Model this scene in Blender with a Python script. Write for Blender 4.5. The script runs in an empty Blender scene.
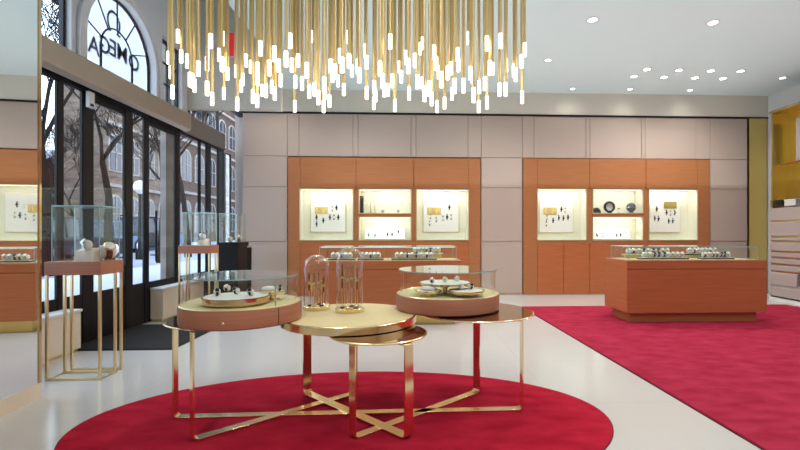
import bpy, math, random
from mathutils import Matrix, Vector
random.seed(7)
scn = bpy.context.scene
col = scn.collection
PI = math.pi
# ------------------------------------------------------------------ camera
F, CX, CY, H, TH = 445.0, 430.0, 233.0, 1.4, -0.045
CT, ST = math.cos(TH), math.sin(TH)
cd = bpy.data.cameras.new('camera'); cam = bpy.data.objects.new('camera', cd); col.objects.link(cam)
cam.location = (0, 0, H); cam.rotation_euler = (PI/2, 0, TH)
cd.sensor_width = 36; cd.lens = F*36/800
cd.shift_x = (400-CX)/800; cd.shift_y = (CY-225)/800
cd.clip_start = .05; cd.clip_end = 400
scn.camera = cam

def ray(x, y):                      # direction of a photo pixel in the room, unit depth
    u = (x-CX)/F; v = (CY-y)/F
    return u*CT-ST, u*ST+CT, v
def at_z(x, y, z): d = ray(x, y); t = (z-H)/d[2]; return (d[0]*t, d[1]*t, z)
def at_Y(x, y, Y): d = ray(x, y); t = Y/d[1]; return (d[0]*t, Y, H+d[2]*t)
def at_X(x, y, X): d = ray(x, y); t = X/d[0]; return (X, d[1]*t, H+d[2]*t)
def at_d(x, y, t): d = ray(x, y); return (d[0]*t, d[1]*t, H+d[2]*t)

# ------------------------------------------------------------------ materials
def lin(r, g, b):
    f = lambda c: (c/255/12.92) if c/255 <= .04045 else ((c/255+.055)/1.055)**2.4
    return (f(r), f(g), f(b), 1)
def mat(name, c, rough=.5, metal=0., spec=.5, emit=None, es=0., coat=0., noise=None, bump=None, aniso=0., sheen=0.):
    m = bpy.data.materials.new(name); m.use_nodes = True
    nt = m.node_tree; b = nt.nodes['Principled BSDF']
    b.inputs['Base Color'].default_value = c; b.inputs['Roughness'].default_value = rough
    b.inputs['Metallic'].default_value = metal; b.inputs['Specular IOR Level'].default_value = spec
    b.inputs['Coat Weight'].default_value = coat; b.inputs['Anisotropic'].default_value = aniso
    b.inputs['Sheen Weight'].default_value = sheen
    if emit: b.inputs['Emission Color'].default_value = emit; b.inputs['Emission Strength'].default_value = es
    if noise or bump:
        tc = nt.nodes.new('ShaderNodeTexCoord'); mp = nt.nodes.new('ShaderNodeMapping')
        nt.links.new(tc.outputs['Object'], mp.inputs[0])
    if noise:                      # (scale xyz, second colour, detail)
        sc, c2, det = noise
        mp.inputs['Scale'].default_value = sc
        n = nt.nodes.new('ShaderNodeTexNoise'); n.inputs['Scale'].default_value = 1; n.inputs['Detail'].default_value = det
        nt.links.new(mp.outputs[0], n.inputs['Vector'])
        r = nt.nodes.new('ShaderNodeValToRGB'); r.color_ramp.elements[0].position = .3; r.color_ramp.elements[1].position = .7
        r.color_ramp.elements[0].color = c; r.color_ramp.elements[1].color = c2
        nt.links.new(n.outputs['Fac'], r.inputs[0]); nt.links.new(r.outputs[0], b.inputs['Base Color'])
    if bump:                       # (scale, strength)
        n2 = nt.nodes.new('ShaderNodeTexNoise'); n2.inputs['Scale'].default_value = bump[0]; n2.inputs['Detail'].default_value = 4
        nt.links.new(tc.outputs['Object'], n2.inputs['Vector'])
        bp = nt.nodes.new('ShaderNodeBump'); bp.inputs['Strength'].default_value = bump[1]; bp.inputs['Distance'].default_value = .02
        nt.links.new(n2.outputs['Fac'], bp.inputs['Height']); nt.links.new(bp.outputs[0], b.inputs['Normal'])
    return m
def glassmat(name, tint, refl=1.0, opacity=0.0):
    m = bpy.data.materials.new(name); m.use_nodes = True; nt = m.node_tree
    for n in list(nt.nodes): nt.nodes.remove(n)
    out = nt.nodes.new('ShaderNodeOutputMaterial'); tr = nt.nodes.new('ShaderNodeBsdfTransparent'); gl = nt.nodes.new('ShaderNodeBsdfGlossy')
    lw = nt.nodes.new('ShaderNodeLayerWeight'); mx = nt.nodes.new('ShaderNodeMixShader'); lw.inputs['Blend'].default_value = .5
    pw = nt.nodes.new('ShaderNodeMath'); pw.operation = 'POWER'; pw.inputs[1].default_value = 4.5
    mu = nt.nodes.new('ShaderNodeMath'); mu.operation = 'MULTIPLY_ADD'; mu.inputs[1].default_value = .75*refl; mu.inputs[2].default_value = .028*refl
    nt.links.new(lw.outputs['Facing'], pw.inputs[0])
    tr.inputs[0].default_value = tint; gl.inputs['Roughness'].default_value = .01; gl.inputs['Color'].default_value = (1, 1, 1, 1)
    nt.links.new(pw.outputs[0], mu.inputs[0]); nt.links.new(mu.outputs[0], mx.inputs[0])
    nt.links.new(tr.outputs[0], mx.inputs[1]); nt.links.new(gl.outputs[0], mx.inputs[2])
    last = mx
    if opacity:
        df = nt.nodes.new('ShaderNodeBsdfTranslucent'); df.inputs[0].default_value = tint; m2 = nt.nodes.new('ShaderNodeMixShader'); m2.inputs[0].default_value = opacity
        nt.links.new(mx.outputs[0], m2.inputs[1]); nt.links.new(df.outputs[0], m2.inputs[2]); last = m2
    nt.links.new(last.outputs[0], out.inputs[0])
    return m
def floormat():
    m = mat('floor_stone', lin(225, 222, 218), .16, 0, .5)
    nt = m.node_tree; b = nt.nodes['Principled BSDF']
    tc = nt.nodes.new('ShaderNodeTexCoord'); n = nt.nodes.new('ShaderNodeTexNoise'); n.inputs['Scale'].default_value = .8; n.inputs['Detail'].default_value = 6
    br = nt.nodes.new('ShaderNodeTexBrick'); br.offset = 0; br.inputs['Scale'].default_value = 1
    br.inputs['Brick Width'].default_value = 1.2; br.inputs['Row Height'].default_value = 1.2; br.inputs['Mortar Size'].default_value = .0025
    r = nt.nodes.new('ShaderNodeValToRGB'); r.color_ramp.elements[0].color = lin(196, 195, 192); r.color_ramp.elements[1].color = lin(206, 205, 202)
    nt.links.new(tc.outputs['Object'], n.inputs['Vector']); nt.links.new(tc.outputs['Object'], br.inputs['Vector']); nt.links.new(n.outputs['Fac'], r.inputs[0])
    nt.links.new(r.outputs[0], br.inputs['Color1']); nt.links.new(r.outputs[0], br.inputs['Color2']); br.inputs['Mortar'].default_value = lin(188, 186, 183)
    nt.links.new(br.outputs['Color'], b.inputs['Base Color'])
    return m
M = {}
M['floor'] = floormat()
M['ceiling'] = mat('ceiling_paint', (.72, .85, .87, 1), .9)
M['band'] = mat('bulkhead_paint', lin(214, 208, 194), .9)
M['white'] = mat('white_plaster', lin(222, 222, 222), .8)
M['panel'] = mat('mauve_leather_panel', lin(186, 168, 156), .6, bump=(60, .08))
M['rear'] = mat('rear_wall_paint', lin(200, 190, 182), .8)
M['wood'] = mat('orange_wood', lin(166, 106, 66), .45, spec=.3, noise=((2, 2, 45), lin(178, 117, 75), 4))
M['wood_pink'] = mat('pinkish_wood', lin(168, 108, 82), .42, spec=.35, noise=((2, 2, 60), lin(182, 121, 94), 4))
M['wood_red'] = mat('reddish_wood', lin(174, 100, 60), .45, spec=.3, noise=((2, 2, 45), lin(186, 110, 68), 4))
M['groove'] = mat('dark_groove', lin(96, 52, 34), .8)  # dark joint colour of the drum seams
M['cream'] = mat('cream_leather', lin(222, 204, 152), .55)
M['niche'] = mat('niche_lining', lin(240, 237, 220), .7)
M['whitebd'] = mat('white_board', lin(246, 244, 240), .6)
M['brass'] = mat('polished_brass', (.90, .74, .44, 1), .16, 1.0, aniso=.5)
M['brassm'] = mat('satin_brass', (.84, .68, .38, 1), .3, 1.0)
M['brassd'] = mat('bronze_mirror', (.62, .45, .26, 1), .07, 1.0)
M['gold'] = mat('gold_rod', (.76, .60, .30, 1), .38, .75)
M['goldpanel'] = mat('brushed_gold_panel', (.72, .55, .19, 1), .3, 1.0)
M['chrome'] = mat('steel', (.8, .8, .8, 1), .15, 1.0)
M['glow'] = mat('lamp_glow', (1, .9, .7, 1), .5, emit=(1, .86, .62, 1), es=5)
M['led'] = mat('led_strip', (1, .95, .85, 1), .5, emit=(1, .93, .78, 1), es=2.5)
M['glint'] = mat('glint_line', (1, .95, .85, 1), .5, emit=(1, .93, .8, 1), es=.9)
M['lens'] = mat('downlight_lens', (1, 1, 1, 1), .5, emit=(1, .96, .88, 1), es=10)
M['red'] = mat('crimson_carpet', lin(156, 34, 58), 1, spec=.08, noise=((3.5, 7, 3), lin(184, 54, 82), 8), bump=(220, .5))
M['red2'] = mat('crimson_rug', lin(168, 22, 46), 1, spec=.08, noise=((3.0, 6, 3), lin(204, 42, 66), 8), bump=(220, .5))
M['rededge'] = mat('rug_edge', lin(110, 10, 34), .95)
M['black'] = mat('black_metal', lin(14, 14, 17), .45, .0, spec=.3)
M['blackm'] = mat('black_matt', lin(18, 18, 20), .9, bump=(150, .4))
M['bronze'] = mat('bronze_cladding', (.50, .40, .31, 1), .38, .75)
M['darkband'] = mat('grey_bronze_cladding', (.22, .19, .17, 1), .4, .7)
M['beige'] = mat('beige_leather', lin(226, 208, 184), .6)
M['mirror'] = mat('mirror', (.86, .89, .90, 1), .015, 1.0)
M['glass'] = glassmat('clear_glass', (.97, .99, .98, 1), 1.0)
M['glasslid'] = glassmat('lid_glass', (.93, .975, .96, 1), 1.6)
M['winglass'] = glassmat('window_glass', (.95, .97, .98, 1), .8)
M['frost'] = glassmat('sign_window_glass', (.88, .92, .96, 1), .7, .6)
M['dome'] = glassmat('dome_glass', (.975, .985, .98, 1), 2.6)
M['edge'] = mat('glass_edge_teal', lin(150, 190, 188), .15, 0, .8)
M['lettergrey'] = mat('sign_letter_grey', lin(66, 70, 78), .6)
M['lead'] = mat('window_bar_black', lin(26, 28, 34), .5)
M['strap_black'] = mat('black_strap', lin(22, 20, 22), .6)
M['strap_brown'] = mat('brown_strap', lin(92, 56, 36), .6)
M['strap_blue'] = mat('blue_strap', lin(44, 54, 92), .6)
M['strap_white'] = mat('white_strap', lin(236, 232, 226), .6)
M['dial_dark'] = mat('dark_dial', lin(24, 26, 38), .2)
M['dial_white'] = mat('white_dial', lin(245, 243, 238), .3)
M['plaque'] = mat('gold_plaque', lin(196, 158, 62), .4, .0, noise=((26, 2, 4), lin(232, 210, 140), 2))
M['plaque2'] = mat('bronze_plaque', lin(150, 130, 72), .4, .0, noise=((12, 12, 12), lin(170, 150, 90), 2))
M['lav'] = mat('lavender_grey_leather', lin(176, 164, 160), .6, bump=(60, .06))
M['exit_red'] = mat('exit_red', lin(220, 50, 60), .5, emit=lin(220, 40, 50), es=.5)
M['snow'] = mat('snow', lin(190, 197, 208), .9, bump=(2, .3))
M['road'] = mat('slushy_road', lin(112, 118, 128), .9, noise=((.3, .1, .3), lin(160, 166, 178), 5))
M['stone'] = mat('brown_stone', lin(84, 74, 66), 1, spec=.1, noise=((1.2, 1.2, 4), lin(128, 114, 102), 6))
M['stone2'] = mat('pale_stone', lin(130, 124, 118), 1, spec=.1, noise=((1.2, 1.2, 4), lin(160, 154, 148), 6))
M['brick'] = mat('dark_brick', lin(72, 60, 54), 1, spec=.1, noise=((2, 2, 8), lin(104, 88, 80), 5))
M['winpane'] = mat('dark_pane', lin(46, 54, 66), .15, 0, .6)
M['bark'] = mat('dark_bark', lin(30, 27, 26), 1, spec=.1)
M['car_navy'] = mat('navy_car_paint', lin(16, 22, 40), .55, 0, spec=.2)
M['car_grey'] = mat('charcoal_car_paint', lin(26, 30, 38), .55, 0, spec=.2)
M['car_blue'] = mat('pale_blue_car_paint', lin(96, 116, 146), .55, 0, spec=.2)
M['car_glass'] = mat('car_glass', lin(34, 44, 56), .3, 0, .4)
M['tyre'] = mat('tyre', lin(20, 20, 22), .8)

# ------------------------------------------------------------------ mesh builder
OFF = {}
class MB:
    def __init__(s): s.v = []; s.f = []; s.m = []; s.xf = None; s.mi = 0
    def add(s, vs, fs, m=None):
        b = len(s.v)
        for p in vs:
            p = Vector(p)
            s.v.append(s.xf @ p if s.xf else p)
        for f in fs: s.f.append([b+i for i in f]); s.m.append(s.mi if m is None else m)
        return s
    def box(s, x0, x1, y0, y1, z0, z1, m=None):
        return s.add([(x0,y0,z0),(x1,y0,z0),(x1,y1,z0),(x0,y1,z0),(x0,y0,z1),(x1,y0,z1),(x1,y1,z1),(x0,y1,z1)],
              [(3,2,1,0),(4,5,6,7),(0,1,5,4),(1,2,6,5),(2,3,7,6),(3,0,4,7)], m)
    def quad(s, a, b, c, d, m=None): return s.add([a,b,c,d], [(0,1,2,3)], m)
    def prism(s, poly, z0, z1, m=None):
        n = len(poly)
        return s.add([(x,y,z0) for x,y in poly]+[(x,y,z1) for x,y in poly],
              [tuple(range(n-1,-1,-1)), tuple(range(n,2*n))]+[(i,(i+1)%n,n+(i+1)%n,n+i) for i in range(n)], m)
    def prism_x(s, poly, x0, x1, m=None):       # poly in (y,z), swept along x
        n = len(poly)
        return s.add([(x0,y,z) for y,z in poly]+[(x1,y,z) for y,z in poly],
              [tuple(range(n)), tuple(range(2*n-1,n-1,-1))]+[(i,n+i,n+(i+1)%n,(i+1)%n) for i in range(n)], m)
    def lathe(s, prof, cx=0, cy=0, cz=0, n=32, m=None, close=False):
        vs = []; fs = []; k = len(prof)
        for i in range(n):
            a = 2*PI*i/n
            for r, z in prof: vs.append((cx+r*math.cos(a), cy+r*math.sin(a), cz+z))
        for i in range(n):
            j = (i+1) % n
            for q in range(k if close else k-1):
                p = (q+1) % k
                fs.append((i*k+q, j*k+q, j*k+p, i*k+p))
        return s.add(vs, fs, m)
    def cyl(s, r, z0, z1, cx=0, cy=0, n=24, m=None):
        p = [(cx+r*math.cos(2*PI*i/n), cy+r*math.sin(2*PI*i/n)) for i in range(n)]
        return s.prism(p, z0, z1, m)
    def tube(s, pts, r, n=6, m=None):
        pts = [Vector(p) for p in pts]; rs = r if isinstance(r, (list, tuple)) else [r]*len(pts)
        vs = []; fs = []
        for i, p in enumerate(pts):
            d = (pts[min(i+1, len(pts)-1)]-pts[max(i-1, 0)]).normalized()
            up = Vector((0,0,1)) if abs(d.z) < .9 else Vector((1,0,0))
            a = d.cross(up).normalized(); b = a.cross(d).normalized()
            for k in range(n):
                t = 2*PI*k/n; vs.append(p+(a*math.cos(t)+b*math.sin(t))*rs[i])
        for i in range(len(pts)-1):
            for k in range(n):
                fs.append((i*n+k, i*n+(k+1)%n, (i+1)*n+(k+1)%n, (i+1)*n+k))
        fs.append(tuple(range(n-1,-1,-1))); e = (len(pts)-1)*n; fs.append(tuple(range(e, e+n)))
        return s.add(vs, fs, m)
    def build(s, name, mats, parent=None, bevel=0, smooth=True):
        me = bpy.data.meshes.new(name)
        off = OFF.get(parent.name, Vector((0,0,0))) if parent else Vector((0,0,0))
        me.from_pydata([tuple(p-off) for p in s.v], [], s.f)
        if not isinstance(mats, (list, tuple)): mats = [mats]
        for m in mats: me.materials.append(M[m])
        me.polygons.foreach_set('material_index', s.m)
        if smooth:
            me.polygons.foreach_set('use_smooth', [True]*len(me.polygons)); me.set_sharp_from_angle(angle=math.radians(35))
        me.update()
        o = bpy.data.objects.new(name, me); col.objects.link(o)
        if parent: o.parent = parent; OFF[o.name] = off
        if bevel:
            b = o.modifiers.new('bevel', 'BEVEL'); b.width = bevel; b.segments = 2; b.limit_method = 'ANGLE'
        return o
def B(*a, **k): return MB().box(*a, **k)
def tag(o, label=None, cat=None, group=None, kind=None):
    if label: o['label'] = label
    if cat: o['category'] = cat
    if group: o['group'] = group
    if kind: o['kind'] = kind
    return o
def thing(name, label, cat, loc, group=None):
    o = bpy.data.objects.new(name, None); col.objects.link(o); o.location = loc; o.empty_display_size = .1
    OFF[o.name] = Vector(loc)
    return tag(o, label, cat, group)
def struct(o): o['kind'] = 'structure'; return o
def copy_tree(o, parent=None):
    c = o.copy(); col.objects.link(c)
    if parent: c.parent = parent; c.matrix_parent_inverse = o.matrix_parent_inverse.copy()
    for ch in list(o.children): copy_tree(ch, c)
    return c
ORD = ['first','second','third','fourth','fifth','sixth','seventh','eighth','ninth','tenth','eleventh','twelfth','thirteenth','fourteenth','fifteenth','sixteenth']

# ------------------------------------------------------------------ room shell
XL, YB, YS, YR, ZC = -4.1, 9.93, 10.33, -3.0, 4.56
XR = at_Y(767.5, 200, YB)[0]
ZV = 6.6                                # high void along the storefront
XV = -2.5
ZP = at_Y(500, 114.3, YB)[2]                               # top of the leather wall panels
struct(B(XL-.5, XR+.3, YR-.3, YS+.2, -.2, 0).build('floor', 'floor'))
struct(B(XV, XR+.3, YR-.3, YB+.3, ZC, ZC+.15).build('ceiling', 'ceiling'))
m = B(XL-.6, XV+.1, YR-.3, 8.5, ZV, ZV+.1); m.box(XV, XV+.1, YR-.3, 8.4, ZC+.15, ZV)
struct(m.build('ceiling_void', 'ceiling'))
struct(B(XL-.3, XV, 8.52, YB+.3, ZC, ZC+.15).build('ceiling_corner', 'ceiling'))
# back wall, its upper band and leather panels
m = B(XL+.12, XR+.3, YS, YS+.2, 0, ZC)
wb = struct(m.build('wall_back', 'rear'))
struct(B(-3.9, XR, YB-.02, YS, ZP, ZC).build('trim_1', 'band'))
struct(B(-3.9, XR, YB-.03, YS, ZP-.03, ZP).build('shadow_gap_strip', 'black'))  # black strip drawn for the shadow gap above the panels
xs = [242.5, 287.3, 299, 353, 358, 411, 416, 468, 481.2, 522.6, 534, 586, 590, 641.6, 645, 696, 710.3, 747.5]
XS = [at_Y(x, 200, YB)[0] for x in xs]
ZS = [at_Y(400, y, YB)[2] for y in (292, 246, 241.5, 187.5, 157)]
ZS = [.034]+[ZS[1], ZS[2], ZS[3], ZS[4], ZP-.03]
m = MB()
for i in range(len(XS)-1):
    for j in range(len(ZS)-1):
        if j < 4 and (1 <= i <= 7 or 9 <= i <= 15): continue      # the cabinets stand in these openings
        m.box(XS[i], XS[i+1], YB+.012, YS, ZS[j], ZS[j+1])
        if j != 1: m.box(XS[i]+.005, XS[i+1]-.005, YB, YB+.0115, ZS[j]+.005, ZS[j+1]-.005)
struct(m.build('wall_back_panel', 'panel', bevel=.006))
struct(B(-3.9, XR, YB-.008, YS, 0, .03).build('baseboard_back', 'panel'))
xg0, xg1 = at_Y(748.5, 200, YB)[0], at_Y(766.3, 200, YB)[0]
struct(B(xg0, xg1, YB-.02, YS, 0, ZP-.03).build('trim_3', 'goldpanel'))
struct(B(XR, XR+.3, YR-.3, YB+.3, 0, ZC).build('wall_right', 'white'))
struct(B(XL-.5, XR+.3, YR-.3, YR, 0, ZV).build('wall_rear', 'rear'))
struct(B(XL-.3, XL, YR, 3.15, 0, ZV).build('wall_left', 'rear'))
# bulkhead that closes the void in front of the back wall
zbk = at_Y(194, 109, 8.4)[2]
struct(B(XL-.35, XV+.1, 8.4, 8.52, zbk, ZV).build('wall_bulkhead', 'band'))
ex = thing('exit_sign', 'small red sign on the wall seen between the hanging rods', 'sign', at_Y(231.5, 44, 8.36))
p0, p1 = at_Y(229.5, 56, 8.36), at_Y(233.8, 33, 8.36)
B(p0[0], p1[0], 8.35, 8.398, p0[2], p1[2]).build('sign_panel', 'exit_red', ex)
B(p0[0]-.02, p1[0]+.02, 8.37, 8.4, p0[2]-.02, p1[2]+.02).build('sign_frame', 'white', ex)

# ------------------------------------------------------------------ storefront (plane X = XL)
def SY(x): return at_X(x, 200, XL)[1]
KZ, HZ0, HZ1 = .6, 3.19, 3.26
posts = [(18,30),(56,64),(81,93.5),(123.5,133),(143,149),(174,180),(197.5,201),(205,211),(220.5,225.5),(229,231.5)]
PY = [(SY(a+2), SY(b)) for a, b in posts]
PY[0] = (3.1, 3.3)
PY.append((YB-.2, YB+.06))
m = MB()
for a, b in PY: m.box(XL-.035, XL, a, b, 0, HZ0)
struct(m.build('wall_left_mullion', 'black', bevel=.004))
struct(B(XL-.06, XL+.015, 3.1, YB+.06, HZ0, HZ1+.1).build('wall_left_header', 'black'))
kinds = {2: 'door', 4: 'door'}
nw = nd = 0
for i in range(len(PY)-1):
    y0, y1 = PY[i][1], PY[i+1][0]
    isd = i in kinds
    nm = 'door' if isd else 'window'
    if isd: nd += 1; idx = nd
    else: nw += 1; idx = nw
    e = .015 if isd else .008
    m = B(XL-.035, XL-.008, y0, y0+e, KZ, HZ0); m.box(XL-.035, XL-.008, y1-e, y1, KZ, HZ0)
    m.box(XL-.035, XL-.008, y0+e, y1-e, HZ0-(.09 if isd else .012), HZ0); m.box(XL-.035, XL-.008, y0, y1, 0, KZ+.03)
    fr = struct(m.build('%s_%d' % (nm, idx), 'black'))
    g = B(XL-.024, XL-.019, y0+e, y1-e, KZ+.03, HZ0-.012).build('pane', 'winglass', fr)
    if isd:
        hy = y1-.09 if i == 2 else y0+.09
        h = MB(); h.tube([(XL+.06, hy, .95), (XL+.06, hy, 1.75)], .016, 8); h.tube([(XL-.03, hy, 1.05), (XL+.06, hy, 1.05)], .01, 6); h.tube([(XL-.03, hy, 1.65), (XL+.06, hy, 1.65)], .01, 6)
        h.build('door_handle', 'black', fr)
sb = thing('door_sensor', 'small white sensor box above the door frame', 'sensor', at_X(89.5, 100, XL+.04))
p = at_X(89.5, 100, XL+.03)
B(XL+.02, XL+.06, p[1]-.05, p[1]+.05, p[2]-.1, p[2]+.1).build('sensor_body', 'white', sb)
B(XL+.06, XL+.065, p[1]-.03, p[1]+.03, p[2]-.08, p[2]-.05).build('sensor_lens', 'black', sb)
# bronze beam in the first bay, grey one beyond
prof = [(XL, 3.26), (XL+.12, 3.2), (XL+.2, 3.24), (XL+.2, 3.51), (XL, 3.51)]
ye = at_X(191.5, 120, XL+.2)[1]
n = len(prof); vs = [(x, 3.1, z) for x, z in prof]+[(x, ye, z) for x, z in prof]
MBm = MB().add(vs, [tuple(range(n-1,-1,-1)), tuple(range(n, 2*n))]+[(i, (i+1) % n, n+(i+1) % n, n+i) for i in range(n)])
struct(MBm.build('trim_4', 'bronze', bevel=.01))
struct(B(XL-.1, XL+.06, ye, YB, HZ1-.04, HZ1+.3).build('trim_5', 'darkband'))
# upper wall with arched window
Z0 = HZ1+.25
XU0, XU1 = XL-.14, XL
RA, ZA = .77, 3.96
YA = 6.58
w0 = at_X(59.5, 40, XU0)[1]; w2 = at_X(153.5, 60, XU0)[1]; w2b = 8.2
ya0, ya1 = YA-RA-.18, YA+RA+.16
m = MB()
m.box(XU0, XU1, 3.1, 3.9, Z0, ZV)
m.box(XU0, XU1, w0, ya0, Z0, ZV); m.box(XU0, XU1, 3.9, w0, 5.6, ZV)
m.box(XU0, XU1, ya1, w2, Z0, ZV); m.box(XU0, XU1, w2, w2b, 4.68, ZV); m.box(XU0, XU1, w2b, 8.4, Z0, ZV)
NA = 28
inner = [(YA-RA, Z0)]+[(YA-RA*math.cos(PI*i/NA), ZA+RA*math.sin(PI*i/NA)) for i in range(NA+1)]+[(YA+RA, Z0)]
def outerp(y, z):
    if z <= ZA+1e-6: return (ya0 if y < YA else ya1, z)
    d = Vector((y-YA, z-ZA)); ts = []
    if d.x > 1e-6: ts.append((ya1-YA)/d.x)
    if d.x < -1e-6: ts.append((ya0-YA)/d.x)
    ts.append((ZV-ZA)/d.y); t = min(ts)
    return (YA+d.x*t, ZA+d.y*t)
outer = [outerp(*p) for p in inner]
for a in range(len(inner)-1):
    (y0, z0), (y1, z1), (Y0, Zz0), (Y1, Zz1) = inner[a], inner[a+1], outer[a], outer[a+1]
    m.quad((XU1, y0, z0), (XU1, Y0, Zz0), (XU1, Y1, Zz1), (XU1, y1, z1))
    m.quad((XU0, y0, z0), (XU1, y0, z0), (XU1, y1, z1), (XU0, y1, z1))
# fill the two upper corners of the arch panel
for yy in (ya0, ya1):
    ang = [o for o in outer if abs(o[1]-ZV) < 1e-4]
yl = min([o[0] for o in outer if abs(o[1]-ZV) < 1e-4]); yr = max([o[0] for o in outer if abs(o[1]-ZV) < 1e-4])
zl = max([o[1] for o in outer if abs(o[0]-ya0) < 1e-4]); zr = max([o[1] for o in outer if abs(o[0]-ya1) < 1e-4])
m.add([(XU1, ya0, zl), (XU1, yl, ZV), (XU1, ya0, ZV)], [(0, 1, 2)]); m.add([(XU1, ya1, zr), (XU1, yr, ZV), (XU1, ya1, ZV)], [(0, 1, 2)])
struct(m.build('wall_left_upper', 'white'))
# arch moulding
m = MB()
for r0, r1, pr in ((RA, RA+.06, .03), (RA+.06, RA+.15, .055)):
    pts = [(-r0, None)]
    a0 = [(YA-r0, Z0)]+[(YA-r0*math.cos(PI*i/NA), ZA+r0*math.sin(PI*i/NA)) for i in range(NA+1)]+[(YA+r0, Z0)]
    a1 = [(YA-r1, Z0)]+[(YA-r1*math.cos(PI*i/NA), ZA+r1*math.sin(PI*i/NA)) for i in range(NA+1)]+[(YA+r1, Z0)]
    for i in range(len(a0)-1):
        X1 = XU1+pr
        m.quad((X1, *a0[i]), (X1, *a1[i]), (X1, *a1[i+1]), (X1, *a0[i+1]))
        m.quad((XU1, *a0[i]), (X1, *a0[i]), (X1, *a0[i+1]), (XU1, *a0[i+1]))
        m.quad((X1, *a1[i]), (XU1, *a1[i]), (XU1, *a1[i+1]), (X1, *a1[i+1]))
struct(m.build('trim_6', 'white'))
# arched window: glass + bars
m = MB().add([(XU0+.03, y, z) for y, z in inner], [tuple(range(len(inner)))])
aw = MB()
def barc(r, a0=0, a1=PI, k=20, rr=.012):
    aw.tube([(XU0+.045, YA-r*math.cos(a0+(a1-a0)*i/k), ZA+r*math.sin(a0+(a1-a0)*i/k)) for i in range(k+1)], rr, 6)
barc(RA-.012, rr=.022); barc(.34)
aw.tube([(XU0+.045, YA-.34, ZA), (XU0+.045, YA-.34, Z0)], .016); aw.tube([(XU0+.045, YA+.34, ZA), (XU0+.045, YA+.34, Z0)], .016)
for s in (-1, 1): aw.tube([(XU0+.045, YA+s*(RA-.012), ZA), (XU0+.045, YA+s*(RA-.012), Z0)], .022)
for a in (20, 56, 90, 124, 160):
    a = math.radians(a); aw.tube([(XU0+.045, YA-r*math.cos(a), ZA+r*math.sin(a)) for r in (.34, RA)], .010)
nw += 1
awo = struct(aw.build('window_%d' % nw, 'lead'))
m.build('pane', 'frost', awo)
def rectwin(y0, y1, z0, z1, muntins):
    global nw
    nw += 1
    f = MB(); x0, x1 = XU0+.02, XU0+.07
    f.box(x0, x1, y0, y0+.04, z0, z1); f.box(x0, x1, y1-.04, y1, z0, z1); f.box(x0, x1, y0+.04, y1-.04, z1-.04, z1); f.box(x0, x1, y0+.04, y1-.04, z0, z0+.04)
    for z in muntins: f.box(x0+.01, x1-.01, y0+.04, y1-.04, z-.012, z+.012)
    f.box(x0+.01, x1-.01, (y0+y1)/2-.012, (y0+y1)/2+.012, z0+.04, z1-.04)
    o = struct(f.build('window_%d' % nw, 'lead'))
    B(XU0+.04, XU0+.045, y0+.04, y1-.04, z0+.04, z1-.04).build('pane', 'winglass', o)
rectwin(3.9, w0, Z0, 5.6, (4.3, 4.95))
rectwin(w2, w2b, Z0, 4.68, (3.95, 4.3))
rectwin(8.53, YB, HZ1+.28, 4.66, (4.2,))
struct(B(XL-.3, XL, 8.4, YB+.3, 4.66, ZV).build('wall_left_corner', 'white'))
# sign letters hung outside, seen from behind
def text_mesh(ch, size, depth):
    cu = bpy.data.curves.new('letter', 'FONT'); cu.body = ch; cu.size = size; cu.extrude = depth; cu.align_x = 'CENTER'; cu.offset = .004
    o = bpy.data.objects.new('letter', cu); col.objects.link(o)
    dg = bpy.context.evaluated_depsgraph_get()
    me = bpy.data.meshes.new_from_object(o.evaluated_get(dg)); bpy.data.objects.remove(o)
    return me
XS_ = XU0+.02
sg = thing('window_sign', 'grey letters and emblem on the arched window, read from behind', 'sign', (XS_, YA, Z0))
for ch, px, py in (('O',133.2,70),('M',121.5,61),('E',112.3,56),('G',103.8,53),('A',93.0,53.5)):
    q = at_X(px, py, XS_)
    me = text_mesh(ch, .33, .006)
    # text plane: right = -Y, up = +Z, facing -X
    mw = Matrix(((0,0,-1,q[0]-XS_),(-1,0,0,q[1]-YA),(0,1,0,q[2]-Z0),(0,0,0,1)))
    me.transform(mw); me.materials.append(M['lettergrey'])
    o = bpy.data.objects.new('letter', me); col.objects.link(o); o.parent = sg
q = at_X(113, 24, XS_)
m = MB(); R_ = .15
pts = [(XS_, q[1]+R_*.85*math.sin(a), q[2]+.02+R_*math.cos(a)) for a in [math.radians(-150+300*i/24) for i in range(25)]]
pts = [(XS_, pts[0][1]-.07, pts[0][2]-.015)]+pts+[(XS_, pts[-1][1]+.07, pts[-1][2]-.015)]
m.tube(pts, .02, 6); m.build('emblem', 'lettergrey', sg)
# two low window boxes
def wbox(y0, y1, z, label):
    t = thing('window_bench', label, 'bench', (-4.0, (y0+y1)/2, 0), 'low boxes under the storefront glass')
    B(XL+.005, -3.9, y0, y1, .04, z-.03).build('bench_body', 'beige', t)
    B(XL+.003, -3.885, y0-.01, y1+.01, z-.03, z).build('bench_top', 'white', t, bevel=.004)
    B(XL+.005, -3.92, y0+.02, y1-.02, 0, .04).build('kick_plate', 'brassm', t)
yb1 = at_z(84, 351, 0)[1]; yb2 = at_z(163, 321.5, 0)[1]
wbox(3.6, yb1, .5, 'low beige box behind the glass showcase beside the mirror column')
wbox(yb2, 8.6, .53, 'low beige box with white top past the black door mat')
# mat
mt = thing('door_mat', 'black entrance mat on the pale floor by the street door', 'mat', (-3.3, 6, 0))
a, b, = at_z(172, 349.5, 0), at_z(196, 325, 0)
MB().prism([(XL, a[1]), (a[0], a[1]), (a[0], 6.95), (XL, 6.95)], .0, .012).build('mat_pile', 'blackm', mt)
MB().prism([(XL, a[1]-.02), (a[0]+.02, a[1]-.02), (a[0]+.02, 6.97), (XL, 6.97)], .0, .007).build('mat_border', 'black', mt)

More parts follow.
